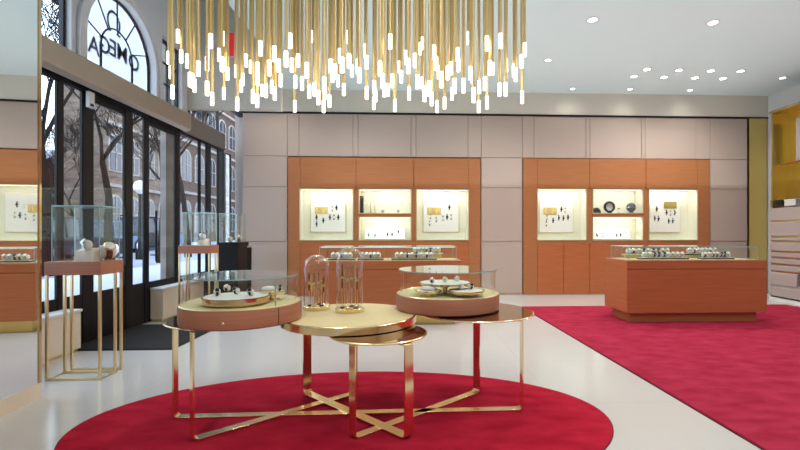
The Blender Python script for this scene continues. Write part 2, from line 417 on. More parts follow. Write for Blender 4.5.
# mirrored column, turned slightly
A0 = at_z(40, 397.8, 0); dv = Vector((.075, -1)).normalized(); nv = Vector((-1, -.075)).normalized()
mc = struct(MB().prism([(A0[0], A0[1]), (A0[0]+dv.x*3.2, A0[1]+dv.y*3.2), (A0[0]+dv.x*3.2+nv.x*.7, A0[1]+dv.y*3.2+nv.y*.7), (A0[0]+nv.x*.45, A0[1]+nv.y*.45)], .13, ZV).build('wall_column', 'mirror', smooth=False))
def colpoly(e, L=3.2):
    P = Vector((A0[0], A0[1])) - nv*e - dv*e
    return [tuple(P), tuple(P+dv*L), tuple(P+dv*L+nv*.5), tuple(P+nv*(.45+e))]
MB().prism(colpoly(.006), 0, .13).build('plinth', 'beige', mc)
P = Vector((A0[0], A0[1]))
pp = [P-nv*.008-dv*.008, P-nv*.008+dv*.018, P+nv*.03+dv*.018, P+nv*.03-dv*.008]
MB().prism([tuple(q) for q in pp], .13, ZV-.01).build('corner_strip', 'brassd', mc)

# ------------------------------------------------------------------ carpets
RC, RAx, RBy = (-.455, 3.365), 1.955, 1.135
rg = thing('oval_rug', 'oval crimson rug under the brass display table', 'rug', (RC[0], RC[1], 0))
ell = lambda k: [(RC[0]+(RAx+k)*math.cos(2*PI*i/96), RC[1]+(RBy+k)*math.sin(2*PI*i/96)) for i in range(96)]
MB().prism(ell(-.008), 0, .009).build('rug_pile', 'red2', rg)
MB().prism(ell(0), 0, .007).build('rug_binding', 'rededge', rg)
ca, cb = at_z(533.3, 314, 0), at_z(696, 410, 0)
k = (cb[0]-ca[0])/(cb[1]-ca[1]); yc1 = at_z(560, 306.8, 0)[1]
xa = lambda y: ca[0]+k*(y-ca[1])
rc = thing('carpet', 'large crimson carpet under the reddish wooden sales counter', 'carpet', (5, 5, 0))
MB().prism([(xa(yc1), yc1), (xa(-2), -2), (7.3, -2), (7.3, yc1)][::-1], 0, .014).build('carpet_pile', 'red', rc)
MB().prism([(xa(yc1)-.012, yc1+.012), (xa(-2)-.012, -2.012), (7.312, -2.012), (7.312, yc1+.012)][::-1], 0, .009).build('carpet_binding', 'rededge', rc)

# ------------------------------------------------------------------ watches (built once, then copied)
def watch_flat(mat_strap, mat_case, dial, label=None):
    """lies in the XY plane, dial up, strap along Y"""
    t = thing('wristwatch', None, None, (0, 0, 0))
    s = MB(); s.box(-.014, .014, .015, .062, .0, .005); s.box(-.014, .014, -.062, -.015, .0, .005)
    s.build('strap', mat_strap, t, bevel=.001)
    c = MB(); c.lathe([(0, .001), (.026, .001), (.028, .004), (.028, .009), (.025, .012), (.0245, .011)], n=20); c.cyl(.004, .004, .009, .030, 0, 8)
    c.build('case', mat_case, t)
    d = MB(); d.cyl(.0245, .0105, .0112, n=20); d.build('dial', dial, t)
    return t
def watch_loop(mat_strap, mat_case, dial):
    """stands on its strap: loop in the YZ plane, dial tipped to -Y and up"""
    t = thing('wristwatch', None, None, (0, 0, 0))
    s = MB(); n = 20; A, Bz = .026, .031; a0 = math.radians(140)
    vs = []; fs = []
    for i in range(n):
        a = 2*PI*i/n; cy, cz = A*math.cos(a), .034+Bz*math.sin(a)
        for w, k in ((-.010, 1), (.010, 1), (.010, .84), (-.010, .84)): vs.append((w, A*k*math.cos(a), .034+Bz*k*math.sin(a)))
    for i in range(n):
        j = (i+1) % n
        for k in range(4): fs.append((i*4+k, j*4+k, j*4+(k+1) % 4, i*4+(k+1) % 4))
    s.add(vs, fs); s.build('strap', mat_strap, t)
    q_ = MB(); q_.xf = Matrix.Translation((0, 0, .034)) @ Matrix.Rotation(PI/2, 4, 'Y') @ Matrix.Diagonal((Bz/A, 1, 1, 1))
    q_.lathe([(0, -.028), (A*.6, -.027), (A*.83, -.02), (A*.84, 0), (A*.83, .02), (A*.6, .027), (0, .028)], n=18); q_.build('watch_cushion', 'strap_white', t)
    R = Matrix.Translation((0, A*math.cos(a0), .034+Bz*math.sin(a0))) @ Matrix.Rotation(math.radians(52), 4, 'X')
    c = MB(); c.xf = R; c.lathe([(0, -.004), (.019, -.004), (.0205, 0), (.0205, .005), (.017, .008), (.0165, .007)], n=20); c.build('case', mat_case, t)
    d = MB(); d.xf = R; d.cyl(.0168, .0062, .0070, n=20); d.build('dial', dial, t)
    return t
W = {}
STY = {'black': ('strap_black', 'chrome', 'dial_dark', 'black-strapped'), 'brown': ('strap_brown', 'brass', 'dial_white', 'brown-strapped gold'),
       'blue': ('strap_blue', 'chrome', 'dial_dark', 'blue-strapped'), 'steel': ('chrome', 'chrome', 'dial_white', 'steel'),
       'gold': ('brass', 'brass', 'dial_white', 'all-gold'), 'white': ('strap_white', 'chrome', 'dial_white', 'white-strapped')}
def watch(kind, style, loc, rot=(0, 0, 0), scale=1., label='', group=None):
    key = (kind, style)
    if key not in W: o = W[key] = (watch_flat if kind == 'flat' else watch_loop)(*STY[style][:3])
    else: o = copy_tree(W[key])
    o.location = loc; o.rotation_euler = rot; o.scale = (scale,)*3
    tag(o, STY[style][3]+' watch '+label, 'watch', group)
    return o

# ------------------------------------------------------------------ wall cabinets
YF, YN = 9.9, 10.25
def cabinet(cols, top, label, side):
    zt = at_Y((cols[0]+cols[-1])/2, top, YF)[2]
    X = [at_Y(x, 215, YF)[0] for x in cols]
    cxp = (cols[0]+cols[-1])/2
    zn1 = at_Y(cxp, 189.5, YF)[2]; zn0 = at_Y(cxp, 240, YF)[2]; zm1 = at_Y(cxp, 213.2, YF)[2]; zm0 = at_Y(cxp, 217.3, YF)[2]; zb = .02
    t = thing('wall_cabinet', label, 'cabinet', ((X[0]+X[-1])/2, YF, 0))
    c = MB()
    c.box(X[0], X[1], YF, YS-.002, zb, zt); c.box(X[-2], X[-1], YF, YS-.002, zb, zt)
    c.box(X[2], X[3], YF, YS-.002, zn0, zn1); c.box(X[4], X[5], YF, YS-.002, zn0, zn1)
    c.box(X[3], X[4], YF, YN, zm0, zm1)
    c.box(X[1], X[-2], YF+.02, YS-.002, zn1, zt); c.box(X[1], X[-2], YF+.02, YS-.002, zb, zn0)
    c.build('carcass', 'wood' , t, bevel=.003)
    B(X[0]+.04, X[-1]-.04, YF+.008, YB-.016, 0, zb).build('plinth', 'panel', t)
    mids = [X[1], (X[2]+X[3])/2, (X[4]+X[5])/2, X[6]]
    for i in range(3):
        B(mids[i]+.006, mids[i+1]-.006, YF, YF+.0195, zn1+.02, zt).build('top_panel', 'wood', t, bevel=.003)
    dz1 = at_Y(cxp, 243.8, YF)[2]
    db = []
    for i in range(3): db += [mids[i], (mids[i]+mids[i+1])/2]
    db.append(mids[3])
    for i in range(6):
        d = B(db[i]+.006, db[i+1]-.006, YF, YF+.0195, zb, dz1).build('door', 'wood_red', t, bevel=.003)
    B(X[1], X[6], YF+.002, YF+.0195, dz1+.005, zn0-.004).build('rail', 'wood', t)
    niches = [(X[1], X[2], zn0, zn1), (X[3], X[4], zm1, zn1), (X[3], X[4], zn0, zm0), (X[5], X[6], zn0, zn1)]
    for (x0, x1, z0, z1) in niches:
        e = .014
        n_ = MB(); n_.box(x0, x1, YN-.01, YN, z0, z1); n_.box(x0, x0+.006, YF+.01, YN-.01, z0, z1); n_.box(x1-.006, x1, YF+.01, YN-.01, z0, z1)
        n_.box(x0+.006, x1-.006, YF+.01, YN-.01, z0, z0+.006); n_.box(x0+.006, x1-.006, YF+.01, YN-.01, z1-.006, z1)
        nn = n_.build('display_niche', 'niche', t)
        f_ = MB(); f_.box(x0-e, x0+.004, YF-.008, YF+.012, z0-e, z1+e); f_.box(x1-.004, x1+e, YF-.008, YF+.012, z0-e, z1+e)
        f_.box(x0+.004, x1-.004, YF-.008, YF+.012, z0-e, z0+.004); f_.box(x0+.004, x1-.004, YF-.008, YF+.012, z1-.004, z1+e)
        f_.build('niche_frame', 'brassm', nn)
        B(x0+.03, x1-.03, YF+.03, YF+.05, z1-.014, z1-.006).build('bright_strip', 'led', nn)
        B(x0+.004, x1-.004, YF+.0, YF+.004, z0+.004, z1-.004).build('glass_pane', 'glass', nn)
        ld = bpy.data.lights.new('niche_light', 'AREA'); ld.shape = 'RECTANGLE'; ld.size = (x1-x0)*.85; ld.size_y = .05; ld.energy = 4.8 if z1-z0 > .8 else 3.3; ld.color = (1, .96, .86)
        lo = bpy.data.objects.new('niche_light', ld); col.objects.link(lo); lo.location = ((x0+x1)/2, YF+.08, z1-.02); lo.rotation_euler = (math.radians(28), 0, 0)
    return niches, t
cabL, _ = cabinet([288, 300, 353, 359, 411, 416.5, 468.5, 480.5], 157.8, 'tall orange wood wall cabinet behind the counter with the gold plinth', 'window')
cabR, _ = cabinet([523.5, 537.5, 586.5, 593, 643, 649, 697.5, 709.7], 159, 'tall orange wood wall cabinet beside the gold strip, behind the crimson carpet', 'carpet')
YBD = YN-.045
def board(n, org, rect, plaque, spots, label, styles, pm='plaque'):
    sx = lambda x: org[0]+x/7.5
    sy = lambda y: org[1]+y/7.5
    a = at_Y(sx(rect[0]), sy(rect[3]), YBD); b = at_Y(sx(rect[2]), sy(rect[1]), YBD)
    t = thing('watch_board', 'white square watch display panel in the '+label, 'display board', ((a[0]+b[0])/2, YBD, a[2]))
    B(a[0], b[0], YBD, YBD+.02, a[2], b[2]).build('board_panel', 'whitebd', t, bevel=.003)
    B(a[0]-.015, b[0]+.015, YBD+.02, YBD+.034, a[2]-.015, b[2]+.015).build('board_frame', 'cream', t)
    p = at_Y(sx(plaque[0]), sy(plaque[3]), YBD); q = at_Y(sx(plaque[2]), sy(plaque[1]), YBD)
    pl = thing('picture_plaque', ('bronze' if pm == 'plaque2' else 'gold')+' picture plaque on the white panel in the '+label, 'plaque', ((p[0]+q[0])/2, YBD, p[2]))
    B(p[0], q[0], YBD-.012, YBD-.001, p[2], q[2]).build('plaque_face', pm, pl)
    B(p[0]-.008, q[0]+.008, YBD-.006, YBD-.0005, p[2]-.008, q[2]+.008).build('plaque_edge', 'brassm', pl)
    rows = {}
    for i, (x, y) in enumerate(spots):
        w = at_Y(sx(x), sy(y), YBD)
        pos = ('above the plaque level' if False else '')
        st = styles[i % len(styles)]
        ax = 'over' if y < plaque[3] and pm == 'plaque' else 'under'
        watch('flat', st, (w[0], YBD-.001, w[2]), (PI/2, 0, 0), 1.0, '%s, %s' % (SP[i], label), 'watches in the '+label)
SP = ['directly below the plaque', 'lowest on the panel', 'alone in the middle', 'first of lower trio', 'middle of lower trio', 'last of lower trio', 'first beside the plaque', 'second beside the plaque']
board(0, (295,185), (118,85,378,350), (150,168,245,215), [(162,242),(163,292),(212,266),(262,242),(292,242),(325,242),(280,178),(311,170)], 'first big niche from the street', ['black','black','black','black','brown','black','steel','blue'])
board(1, (412,185), (85,88,350,352), (118,172,215,220), [(138,235),(133,285),(182,258),(232,250),(263,240),(293,240),(243,182),(280,168)], 'second big niche from the street', ['brown','steel','steel','steel','blue','steel','white','blue'])
board(2, (533,185), (52,95,300,355), (82,172,175,220), [(103,245),(100,290),(150,265),(193,245),(227,248),(262,243),(212,182),(240,190)], 'third big niche from the street', ['steel','brown','black','black','black','black','blue','steel'])
SP = ['alone at upper edge', 'first of outer pair', 'second of outer pair', 'first under the plaque', 'second under the plaque', 'third under the plaque', 'first of lowest pair', 'second of lowest pair']
board(3, (645,185), (35,95,265,352), (143,127,235,175), [(87,180),(72,250),(100,252),(160,207),(190,212),(222,207),(177,270),(207,268)], 'fourth big niche from the street', ['blue','black','blue','blue','steel','blue','blue','blue'], 'plaque2')
# small middle niches
def sloped(n, label, spots, styles, org, x0f, x1f):
    x0, x1, z0, z1 = n
    xa_, xb_ = x0+(x1-x0)*x0f, x0+(x1-x0)*x1f
    yb0, yb1, zb0, zb1 = YF+.1, YF+.24, z0+.012, z0+.26
    t = thing('watch_stand', 'sloped white watch stand in the '+label, 'display stand', ((xa_+xb_)/2, YF+.15, z0+.006))
    MB().prism_x([(yb0, zb0), (yb1, zb1), (yb1+.02, zb1), (yb1+.02, zb0)], xa_, xb_).build('stand_board', 'whitebd', t)
    B(xa_, xb_, yb0-.012, yb0, z0+.006, zb0+.012).build('stand_lip', 'edge', t)
    tilt = math.atan2(zb1-zb0, yb1-yb0)
    for i, (px, py) in enumerate(spots):
        d = ray(org[0]+px/7.5, org[1]+py/7.5); k = (zb1-zb0)/(yb1-yb0)      # meet the sloping board
        tt = (H-zb0+k*yb0)/(k*d[1]-d[2])
        pnt = (d[0]*tt, d[1]*tt-.004, H+d[2]*tt+.003)
        watch('flat', styles[i], pnt, (tilt, 0, 0), .8, '%s, %s' % (SL[i], label), 'watches on the sloped stand in the '+label)
SL = ['first in the front row', 'second in the front row', 'third in the front row', 'fourth in the front row', 'alone near the upper corner', 'first of the upper row', 'second of the upper row', 'third of the upper row']
sloped(cabL[2], 'lower niche above the middle counter', [(102,372),(150,378),(245,372),(278,372),(325,352),(215,332),(243,332),(268,332)], ['black','black','black','black','blue','gold','gold','gold'], (355,185), .1, .88)
sloped(cabR[2], 'lower niche behind the carpet counter', [(66,378),(108,376),(212,376),(243,376),(283,352),(122,340),(160,338),(205,338)], ['black','brown','black','black','steel','white','gold','gold'], (588,185), .02, .8)
# upper small niche, near cabinet
x0, x1, z0, z1 = cabL[1]; zf = z0+.006; wN = x1-x0
sx = lambda px, org: at_Y(org+px/7.5, 212, YF+.16)[0]
xx = sx(52, 355)
t = thing('watch_box', 'tall narrow black box standing in the small upper niche', 'box', (xx, YF+.15, zf))
B(xx-.035, xx+.035, YF+.12, YF+.19, zf, zf+.36).build('box_body', 'strap_black', t, bevel=.004); B(xx-.037, xx+.037, YF+.118, YF+.192, zf+.362, zf+.39).build('box_lid', 'dial_dark', t, bevel=.003)
for i, px in enumerate((118, 150)):
    xx = sx(px, 355)
    t = thing('gold_stand', 'slim pointed gold stand %s the black box in the niche' % ('close beside' if i == 0 else 'second along from'), 'stand', (xx, YF+.16, zf))
    MB().lathe([(0, 0), (.035, 0), (.035, .012), (.01, .03)], xx, YF+.16, zf, 16).build('stand_base', 'brass', t)
    MB().lathe([(.018, .028), (.012, .12), (.007, .26), (0, .30)], xx, YF+.16, zf, 12).build('stand_spike', 'gold', t)
for i, px in enumerate((210, 325)):
    xx = sx(px, 355)
    t = thing('glass_block', 'low clear glass block with dial %s in the small upper niche' % ('in the middle' if i == 0 else 'at the far end'), 'ornament', (xx, YF+.16, zf))
    B(xx-.05, xx+.05, YF+.13, YF+.18, zf, zf+.085).build('block_body', 'glass', t); m = MB(); m.xf = Matrix.Translation((xx, YF+.155, zf+.045)) @ Matrix.Rotation(PI/2, 4, 'X'); m.cyl(.03, 0, .012, n=16); m.build('block_dial', 'chrome', t)
# upper small niche, far cabinet
x0, x1, z0, z1 = cabR[1]; zf = z0+.006
xx = sx(62, 588)
t = thing('desk_clock', 'dark half-round clock at the end of the niche shelf', 'clock', (xx, YF+.15, zf))
m = MB(); m.xf = Matrix.Translation((xx, YF+.19, zf)) @ Matrix.Rotation(PI/2, 4, 'X')
m.prism([(.1*math.cos(PI*i/14), .125*math.sin(PI*i/14)) for i in range(15)], 0, .06); m.build('clock_body', 'strap_black', t, bevel=.004)
B(xx-.1, xx+.1, YF+.12, YF+.2, zf-.0, zf+.01).build('clock_base', 'chrome', t)
xx = sx(158, 588)
t = thing('round_clock', 'round clock with white face and thick dark ring', 'clock', (xx, YF+.15, zf))
m = MB(); m.xf = Matrix.Translation((xx, YF+.17, zf+.145)) @ Matrix.Rotation(PI/2, 4, 'X')
m.lathe([(.085, 0), (.13, 0), (.135, .02), (.125, .05), (.09, .055), (.085, .03)], n=32, close=True); m.build('clock_ring', 'dial_dark', t)
m = MB(); m.xf = Matrix.Translation((xx, YF+.165, zf+.145)) @ Matrix.Rotation(PI/2, 4, 'X'); m.cyl(.088, .0, .012, n=32); m.build('clock_face', 'dial_white', t)
m = MB(); m.box(xx-.003, xx+.003, YF+.149, YF+.152, zf+.145, zf+.205); m.box(xx, xx+.045, YF+.149, YF+.152, zf+.142, zf+.148); m.build('clock_hand', 'strap_black', t)
B(xx-.05, xx+.05, YF+.1, YF+.18, zf, zf+.014).build('clock_foot', 'dial_dark', t)
xx = sx(228, 588)
t = thing('trophy', 'small silver trophy between the round clock and the globe', 'ornament', (xx, YF+.15, zf))
MB().lathe([(0, 0), (.03, 0), (.03, .01), (.008, .02), (.007, .06), (.025, .09), (.03, .12), (.0, .12)], xx, YF+.15, zf, 14).build('cup', 'chrome', t); B(xx-.032, xx+.032, YF+.118, YF+.182, zf, zf+.008).build('cup_base', 'strap_black', t)
xx = sx(322, 588)
t = thing('globe', 'dark silver globe on a low foot in the niche', 'ornament', (xx, YF+.15, zf))
MB().lathe([(.105*math.sin(PI*i/14), .135-.105*math.cos(PI*i/14)) for i in range(15)], xx, YF+.15, zf, 24).build('globe_ball', 'lettergrey', t)
MB().lathe([(0, 0), (.06, 0), (.06, .012), (.03, .035), (.0, .035)], xx, YF+.15, zf, 18).build('globe_foot', 'chrome', t)
MB().lathe([(.107, .13), (.109, .135), (.107, .14)], xx, YF+.15, zf, 24).build('globe_band', 'chrome', t)

# ------------------------------------------------------------------ sales counters
CZ = .977
def counter(x0, x1, yf, dep, plinth, wood, label, trays, glab, z_in=.014):
    y1 = yf+dep
    t = thing('sales_counter', label, 'counter', ((x0+x1)/2, yf+dep/2, z_in))
    b = B(x0, x1, yf+.02, y1-.02, .17, CZ-.012); b.box(x0, x1, yf+.001, yf+.02, .17, CZ-.14); b.box(x0, x1, yf+.001, yf+.02, CZ-.128, CZ-.012)
    b.box(x0, x1, y1-.02, y1, .17, CZ-.012)
    b.build('counter_body', wood, t, bevel=.003)
    B(x0+.09, x1-.09, yf+.1, y1-.1, z_in, .17).build('plinth', plinth, t)
    B(x0, x1, yf, y1, CZ-.011, CZ).build('counter_top', 'wood_pink', t, bevel=.002)
    gx0, gx1, gy0, gy1, gz = x0+.07, x1-.07, yf+.1, y1-.08, CZ+.205
    B(gx0+.01, gx1-.01, gy0+.01, gy1-.01, CZ+.0005, CZ+.006).build('display_deck', 'cream', t)
    g = MB(); g.box(gx0, gx1, gy0, gy0+.006, CZ, gz); g.box(gx0, gx1, gy1-.006, gy1, CZ, gz); g.box(gx0, gx0+.006, gy0+.006, gy1-.006, CZ, gz); g.box(gx1-.006, gx1, gy0+.006, gy1-.006, CZ, gz)
    gs = g.build('glass_case', 'glass', t)
    B(gx0, gx1, gy0, gy1, gz, gz+.008).build('glass_top', 'glasslid', gs)
    e = MB(); w = .006
    e.box(gx0, gx1, gy0-.002, gy0, gz-.002, gz+.009); e.box(gx0, gx1, gy1, gy1+.002, gz-.002, gz+.009); e.box(gx0-.002, gx0, gy0, gy1, gz, gz+.008); e.box(gx1, gx1+.002, gy0, gy1, gz, gz+.008)
    for x in (gx0-.002, gx1-.004): e.box(x, x+w, gy0-.002, gy0+w, CZ, gz); e.box(x, x+w, gy1-w, gy1+.002, CZ, gz)
    e.build('glass_edge', 'edge', gs)
    if not z_in: B(gx0+.02, gx1-.02, gy0+.012, gy0+.02, gz-.007, gz-.001).build('bright_strip', 'glint', gs)  # glowing line stands in for the bright reflection along the glass top
    for k, (fx0, fx1, fy, dz, mt_, n, rows, tl) in enumerate(trays):
        a, b_ = gx0+(gx1-gx0)*fx0, gx0+(gx1-gx0)*fx1
        ty = gy0+(gy1-gy0)*fy; dd = .09*rows+.03
        zt = CZ+.006+dz
        tr = thing('watch_tray', '%s on the %s' % (tl, glab), 'tray', ((a+b_)/2, ty, CZ+.006))
        B(a, b_, ty-dd/2, ty+dd/2, zt, zt+.018).build('tray_body', mt_, tr, bevel=.003)
        B(a+.012, b_-.012, ty-dd/2+.012, ty+dd/2-.012, zt+.018, zt+.022).build('tray_lining', 'strap_white', tr)
        if dz > .005: B(a+.03, b_-.03, ty-dd/2+.03, ty+dd/2-.03, CZ+.006, zt).build('tray_riser', 'cream', tr)
        for r in range(rows):
            for i in range(n):
                x = a+.05+(b_-a-.1)*(i+.5)/n; y = ty-dd/2+.055+r*.09
                st = random.choice(['black','steel','white','gold','brown','steel','white'])
                cu = None
                watch('loop', st, (x, y, zt+.022), (0, 0, random.uniform(-.25, .25)), 1.4, '%s from the street, %s, %s' % (ORD[i], tl.split(' with')[0], glab), 'watches in the '+tl.split(' with')[0]+', '+glab)
    return t
lp = at_d(627, 260, 6.85); rp = at_d(767, 260, 6.85)
YCR = 6.85*(1-.045*(260/445))
xr0, xr1 = at_Y(627, 262, YCR)[0], at_Y(767, 262, YCR)[0]
counter(xr0, xr1, YCR, .78, 'wood', 'wood_red', 'reddish wood sales counter with glass top standing on the crimson carpet',
    [(.12,.50,.28,0,'strap_black',9,1,'dark tray beside the carpet edge'),(.60,.86,.28,0,'strap_black',7,1,'dark tray further from the street'),(.06,.46,.72,.05,'cream',9,1,'raised cream tray near the carpet edge'),(.56,.84,.72,.055,'strap_black',7,1,'raised dark tray further from the street')], 'carpet counter')
YCC = 6.75
xc0, xc1 = at_Y(313.5, 262, YCC)[0], at_Y(461.5, 262, YCC)[0]
counter(xc0, xc1, YCC, .78, 'goldpanel', 'wood_red', 'orange wood sales counter with gold plinth and glass top behind the brass table',
    [(.05,.25,.25,0,'strap_black',5,1,'dark tray nearest the street'),(.27,.46,.25,0,'strap_black',5,1,'dark tray with a full row'),(.52,.86,.25,0,'strap_black',8,1,'long dark tray'),(.66,.92,.75,.07,'cream',7,1,'raised cream tray')], 'middle counter', 0)

# ------------------------------------------------------------------ brass table of four discs on crossing flat bars
tb = thing('display_table', 'brass table of overlapping round tops on crossing flat legs, on the oval rug', 'table', (-.43, 3.46, .009))
ZG = .009
bars = [((-1.775,3.44),(.886,3.475),.07,.62,(.719,.719),0.0), ((-1.462,3.045),(-.472,3.87),.07,.6,(.757,.672),.004),
        ((-.89,3.885),(-.004,3.0),.078,.6,(.672,.655),.008), ((-.392,3.03),(.587,3.87),.07,.6,(.655,.719),.0)]
for (p, q, w, _, zt, dz) in bars:
    P, Q = Vector(p), Vector(q); d = (Q-P).normalized(); n2 = Vector((-d.y, d.x)); th = .012; r = .035
    z0 = ZG+dz
    bb = MB(); a, b = P+d*r, Q-d*r
    bb.prism([tuple(a-n2*w/2), tuple(b-n2*w/2), tuple(b+n2*w/2), tuple(a+n2*w/2)], z0, z0+th)
    bar = bb.build('floor_bar', 'brass', tb, bevel=.002)
    for E, s, top in ((P, 1, zt[0]), (Q, -1, zt[1])):
        lm = MB(); k = 8; vs = []; fs = []
        path = [(r-r*math.sin(PI/2*i/k), r-r*math.cos(PI/2*i/k)) for i in range(k+1)]+[(0, top-z0-.02), (.006, top-z0-.006), (.02, top-z0), (.13, top-z0)]       # outer line
        pin = [(r-(r-th)*math.sin(PI/2*i/k), r-(r-th)*math.cos(PI/2*i/k)) for i in range(k+1)]+[(th, top-z0-.02), (th+.003, top-z0-th-.003), (.022, top-z0-th), (.13, top-z0-th)]
        for (o1, h1), (o2, h2) in zip(path, pin):
            for off, hh in ((o1, h1), (o2, h2)):
                for sg_ in (-1, 1):
                    c = E+d*s*off+n2*sg_*w/2; vs.append((c.x, c.y, z0+hh))
        if top > .73: vs = vs[:-12]; path = path[:-3]                    # this leg ends straight under the showcase
        L = len(path)
        for i in range(L-1):
            A, C = i*4, (i+1)*4
            fs += [(A, A+1, C+1, C), (A+2, C+2, C+3, A+3), (A, C, C+2, A+2), (A+1, A+3, C+3, C+1)]
        fs += [(0, 2, 3, 1), ((L-1)*4, (L-1)*4+1, (L-1)*4+3, (L-1)*4+2)]
        lm.add(vs, fs); lm.build('leg', 'brass', tb)
def disc(cx_, cy_, r, z0, z1, name, mtop, mrim, lab=None):
    o = MB().lathe([(0, z1), (r-.006, z1), (r, z1-.004), (r, z0+.003), (r-.005, z0), (0, z0)], cx_, cy_, 0, 72).build(name, mrim, tb)
    if lab: o['label'] = lab
    t2 = MB().cyl(r-.012, z1, z1+.002, cx_, cy_, 72).build('inlay', mtop, o)
    return o
DL = at_d(228.5, 318, 3.54); DR = at_d(476, 312, 3.83); DC = (at_d(350, 315, 3.67)); DM = at_d(379, 335, 3.285)
disc(DL[0], DL[1], .45, .72, .731, 'tabletop', 'brassd', 'brass', 'bronze mirror round top')
disc(DR[0], DR[1], .49, .72, .731, 'tabletop', 'brassd', 'brass', 'bronze mirror round top')
disc(DC[0], DC[1], .548, .673, .734, 'tabletop', 'cream', 'brass', 'cream leather round top with deep brass rim')
disc(DM[0], DM[1], .358, .656, .668, 'tabletop', 'brassd', 'brass', 'lower bronze mirror round top')

# round glass display cases
def drum(c, r, label, seam):
    z0, z1 = .738, .875
    t = thing('round_showcase', label, 'showcase', (c[0], c[1], z0))
    d = MB().lathe([(0, z0), (r-.01, z0), (r, z0+.01), (r, z1-.012), (r-.005, z1-.004), (r-.014, z1-.001), (r-.014, z1-.01), (0, z1-.01)], c[0], c[1], 0, 96).build('wood_drum', 'wood_pink', t)
    MB().cyl(r-.016, z1-.0095, z1, c[0], c[1], 72).build('display_deck', 'cream', t)
    MB().lathe([(r-.012, z1-.004), (r-.004, z1-.002), (r-.012, z1+.003), (r-.016, z1+.001)], c[0], c[1], 0, 96, close=True).build('brass_ring', 'brassm', t)
    rg_ = r-.035; zg = z1+.2
    g = MB().lathe([(rg_, z1), (rg_, zg)], c[0], c[1], 0, 96).build('glass_wall', 'glass', t)
    l = MB().lathe([(0, zg+.008), (rg_+.012, zg+.008), (rg_+.012, zg), (0, zg)], c[0], c[1], 0, 96).build('glass_lid', 'glasslid', t)
    MB().lathe([(rg_+.0125, zg), (rg_+.0125, zg+.008)], c[0], c[1], 0, 96).build('lid_edge', 'edge', l)
    if seam:
        ang = [math.radians(a) for a in seam]
        for a in ang:
            x, y = c[0]+(r+.0005)*math.cos(a), c[1]+(r+.0005)*math.sin(a)
            s = MB(); s.xf = Matrix.Translation((x, y, 0)) @ Matrix.Rotation(a, 4, 'Z'); s.box(-.002, .001, -.003, .003, z0+.004, z1-.01); s.build('drum_seam', 'groove', d)
            x, y = c[0]+rg_*math.cos(a), c[1]+rg_*math.sin(a)
            s = MB(); s.xf = Matrix.Translation((x, y, 0)) @ Matrix.Rotation(a, 4, 'Z'); s.box(-.004, .004, -.0025, .0025, z1, zg); s.build('glass_joint', 'edge', g)
    return t, z1
S1 = at_d(242.5, 300, 3.42); S2 = at_d(447.5, 292, 3.95)
t1, zd = drum(S1, .438, 'round wooden glass showcase with a small lock, beside the storefront end of the table', [-37, 140])
lk = at_d(223.5, 324.5, 3.0)
a = math.atan2(lk[1]-S1[1], lk[0]-S1[0]); m = MB()
m.xf = Matrix.Translation((S1[0]+.438*math.cos(a), S1[1]+.438*math.sin(a), .79)) @ Matrix.Rotation(a, 4, 'Z') @ Matrix.Rotation(PI/2, 4, 'Y')
m.lathe([(0, .006), (.009, .006), (.012, .003), (.012, 0)], n=16); m.build('lock', 'brass', t1)
t2, _ = drum(S2, .455, 'round wooden glass showcase without a lock, at the crimson carpet end of the table', None)
def tray(px, py, z, r, label, foot, body='brass', deep=.024):
    c = at_z(px, py, z)
    t = thing('round_tray', label, 'tray', (c[0], c[1], zd))
    MB().lathe([(0, z-.03), (r*(.97 if deep > .03 else .86), z-deep), (r*(.99 if deep > .03 else .93), z-deep+.003), (r, z-.004), (r, z), (r-.01, z), (r-.014, z-.004), (0, z-.004)], c[0], c[1], 0, 56).build('tray_dish', body, t)
    MB().cyl(r-.014, z-.004, z-.001, c[0], c[1], 48).build('tray_lining', 'strap_white', t)
    MB().lathe([(0, zd), (foot[0], zd), (foot[0], zd+.006), (foot[1], zd+.012), (foot[1], z-.024)], c[0], c[1], 0, 24).build('tray_foot', body, t)
    return c
c = tray(236.5, 295.5, .935, .235, 'wide low brass tray with cream lining in the showcase with lock', (.2, .19), 'brassd', .05)
wl = [(217,296.2,'black'),(227,291.8,'brown'),(236.5,294.6,'black'),(250.7,296,'black')]
for i, (x, y, st) in enumerate(wl):
    p = at_z(x, y, .934); watch('loop', st, p, (0, 0, random.uniform(-.6, .6)), .85, '%s along on the wide brass tray' % ORD[i], 'watches on the wide brass tray')
c = tray(272.5, 290.6, .945, .10, 'small brass tray on a foot behind the wide brass tray', (.06, .03))
p = at_z(281, 293, .944); watch('loop', 'black', (c[0]+.06, c[1]-.02, .944), (0, 0, .5), .75, 'on the small brass tray behind the wide one')
t = thing('display_cushion', 'cream cushion on the small brass tray in the showcase with lock', 'cushion', (c[0]-.03, c[1], .944))
MB().lathe([(0, 0), (.045, 0), (.055, .014), (.045, .03), (.02, .036), (0, .037)], c[0]-.03, c[1], .944, 24).build('cushion_pad', 'strap_white', t); MB().lathe([(.0545, .011), (.057, .014), (.0545, .017)], c[0]-.03, c[1], .944, 24).build('cushion_piping', 'cream', t)
c = tray(445, 282, .972, .225, 'wide raised cream tray at the back of the carpet-end showcase', (.05, .03))
for i, (x, y, st) in enumerate([(432,283.2,'brown'),(445,282.6,'gold'),(457,281.6,'steel')]):
    watch('loop', st, at_z(x, y, .971), (0, 0, random.uniform(-.5, .5)), .75, '%s along on the wide raised tray' % ORD[i], 'watches on the wide raised tray')
c = tray(428.5, 290, .925, .112, 'small cream tray at the front of the carpet-end showcase', (.07, .03))
t = thing('display_cushion', 'white cushion on the small front tray in the carpet-end showcase', 'cushion', (c[0], c[1], .924))
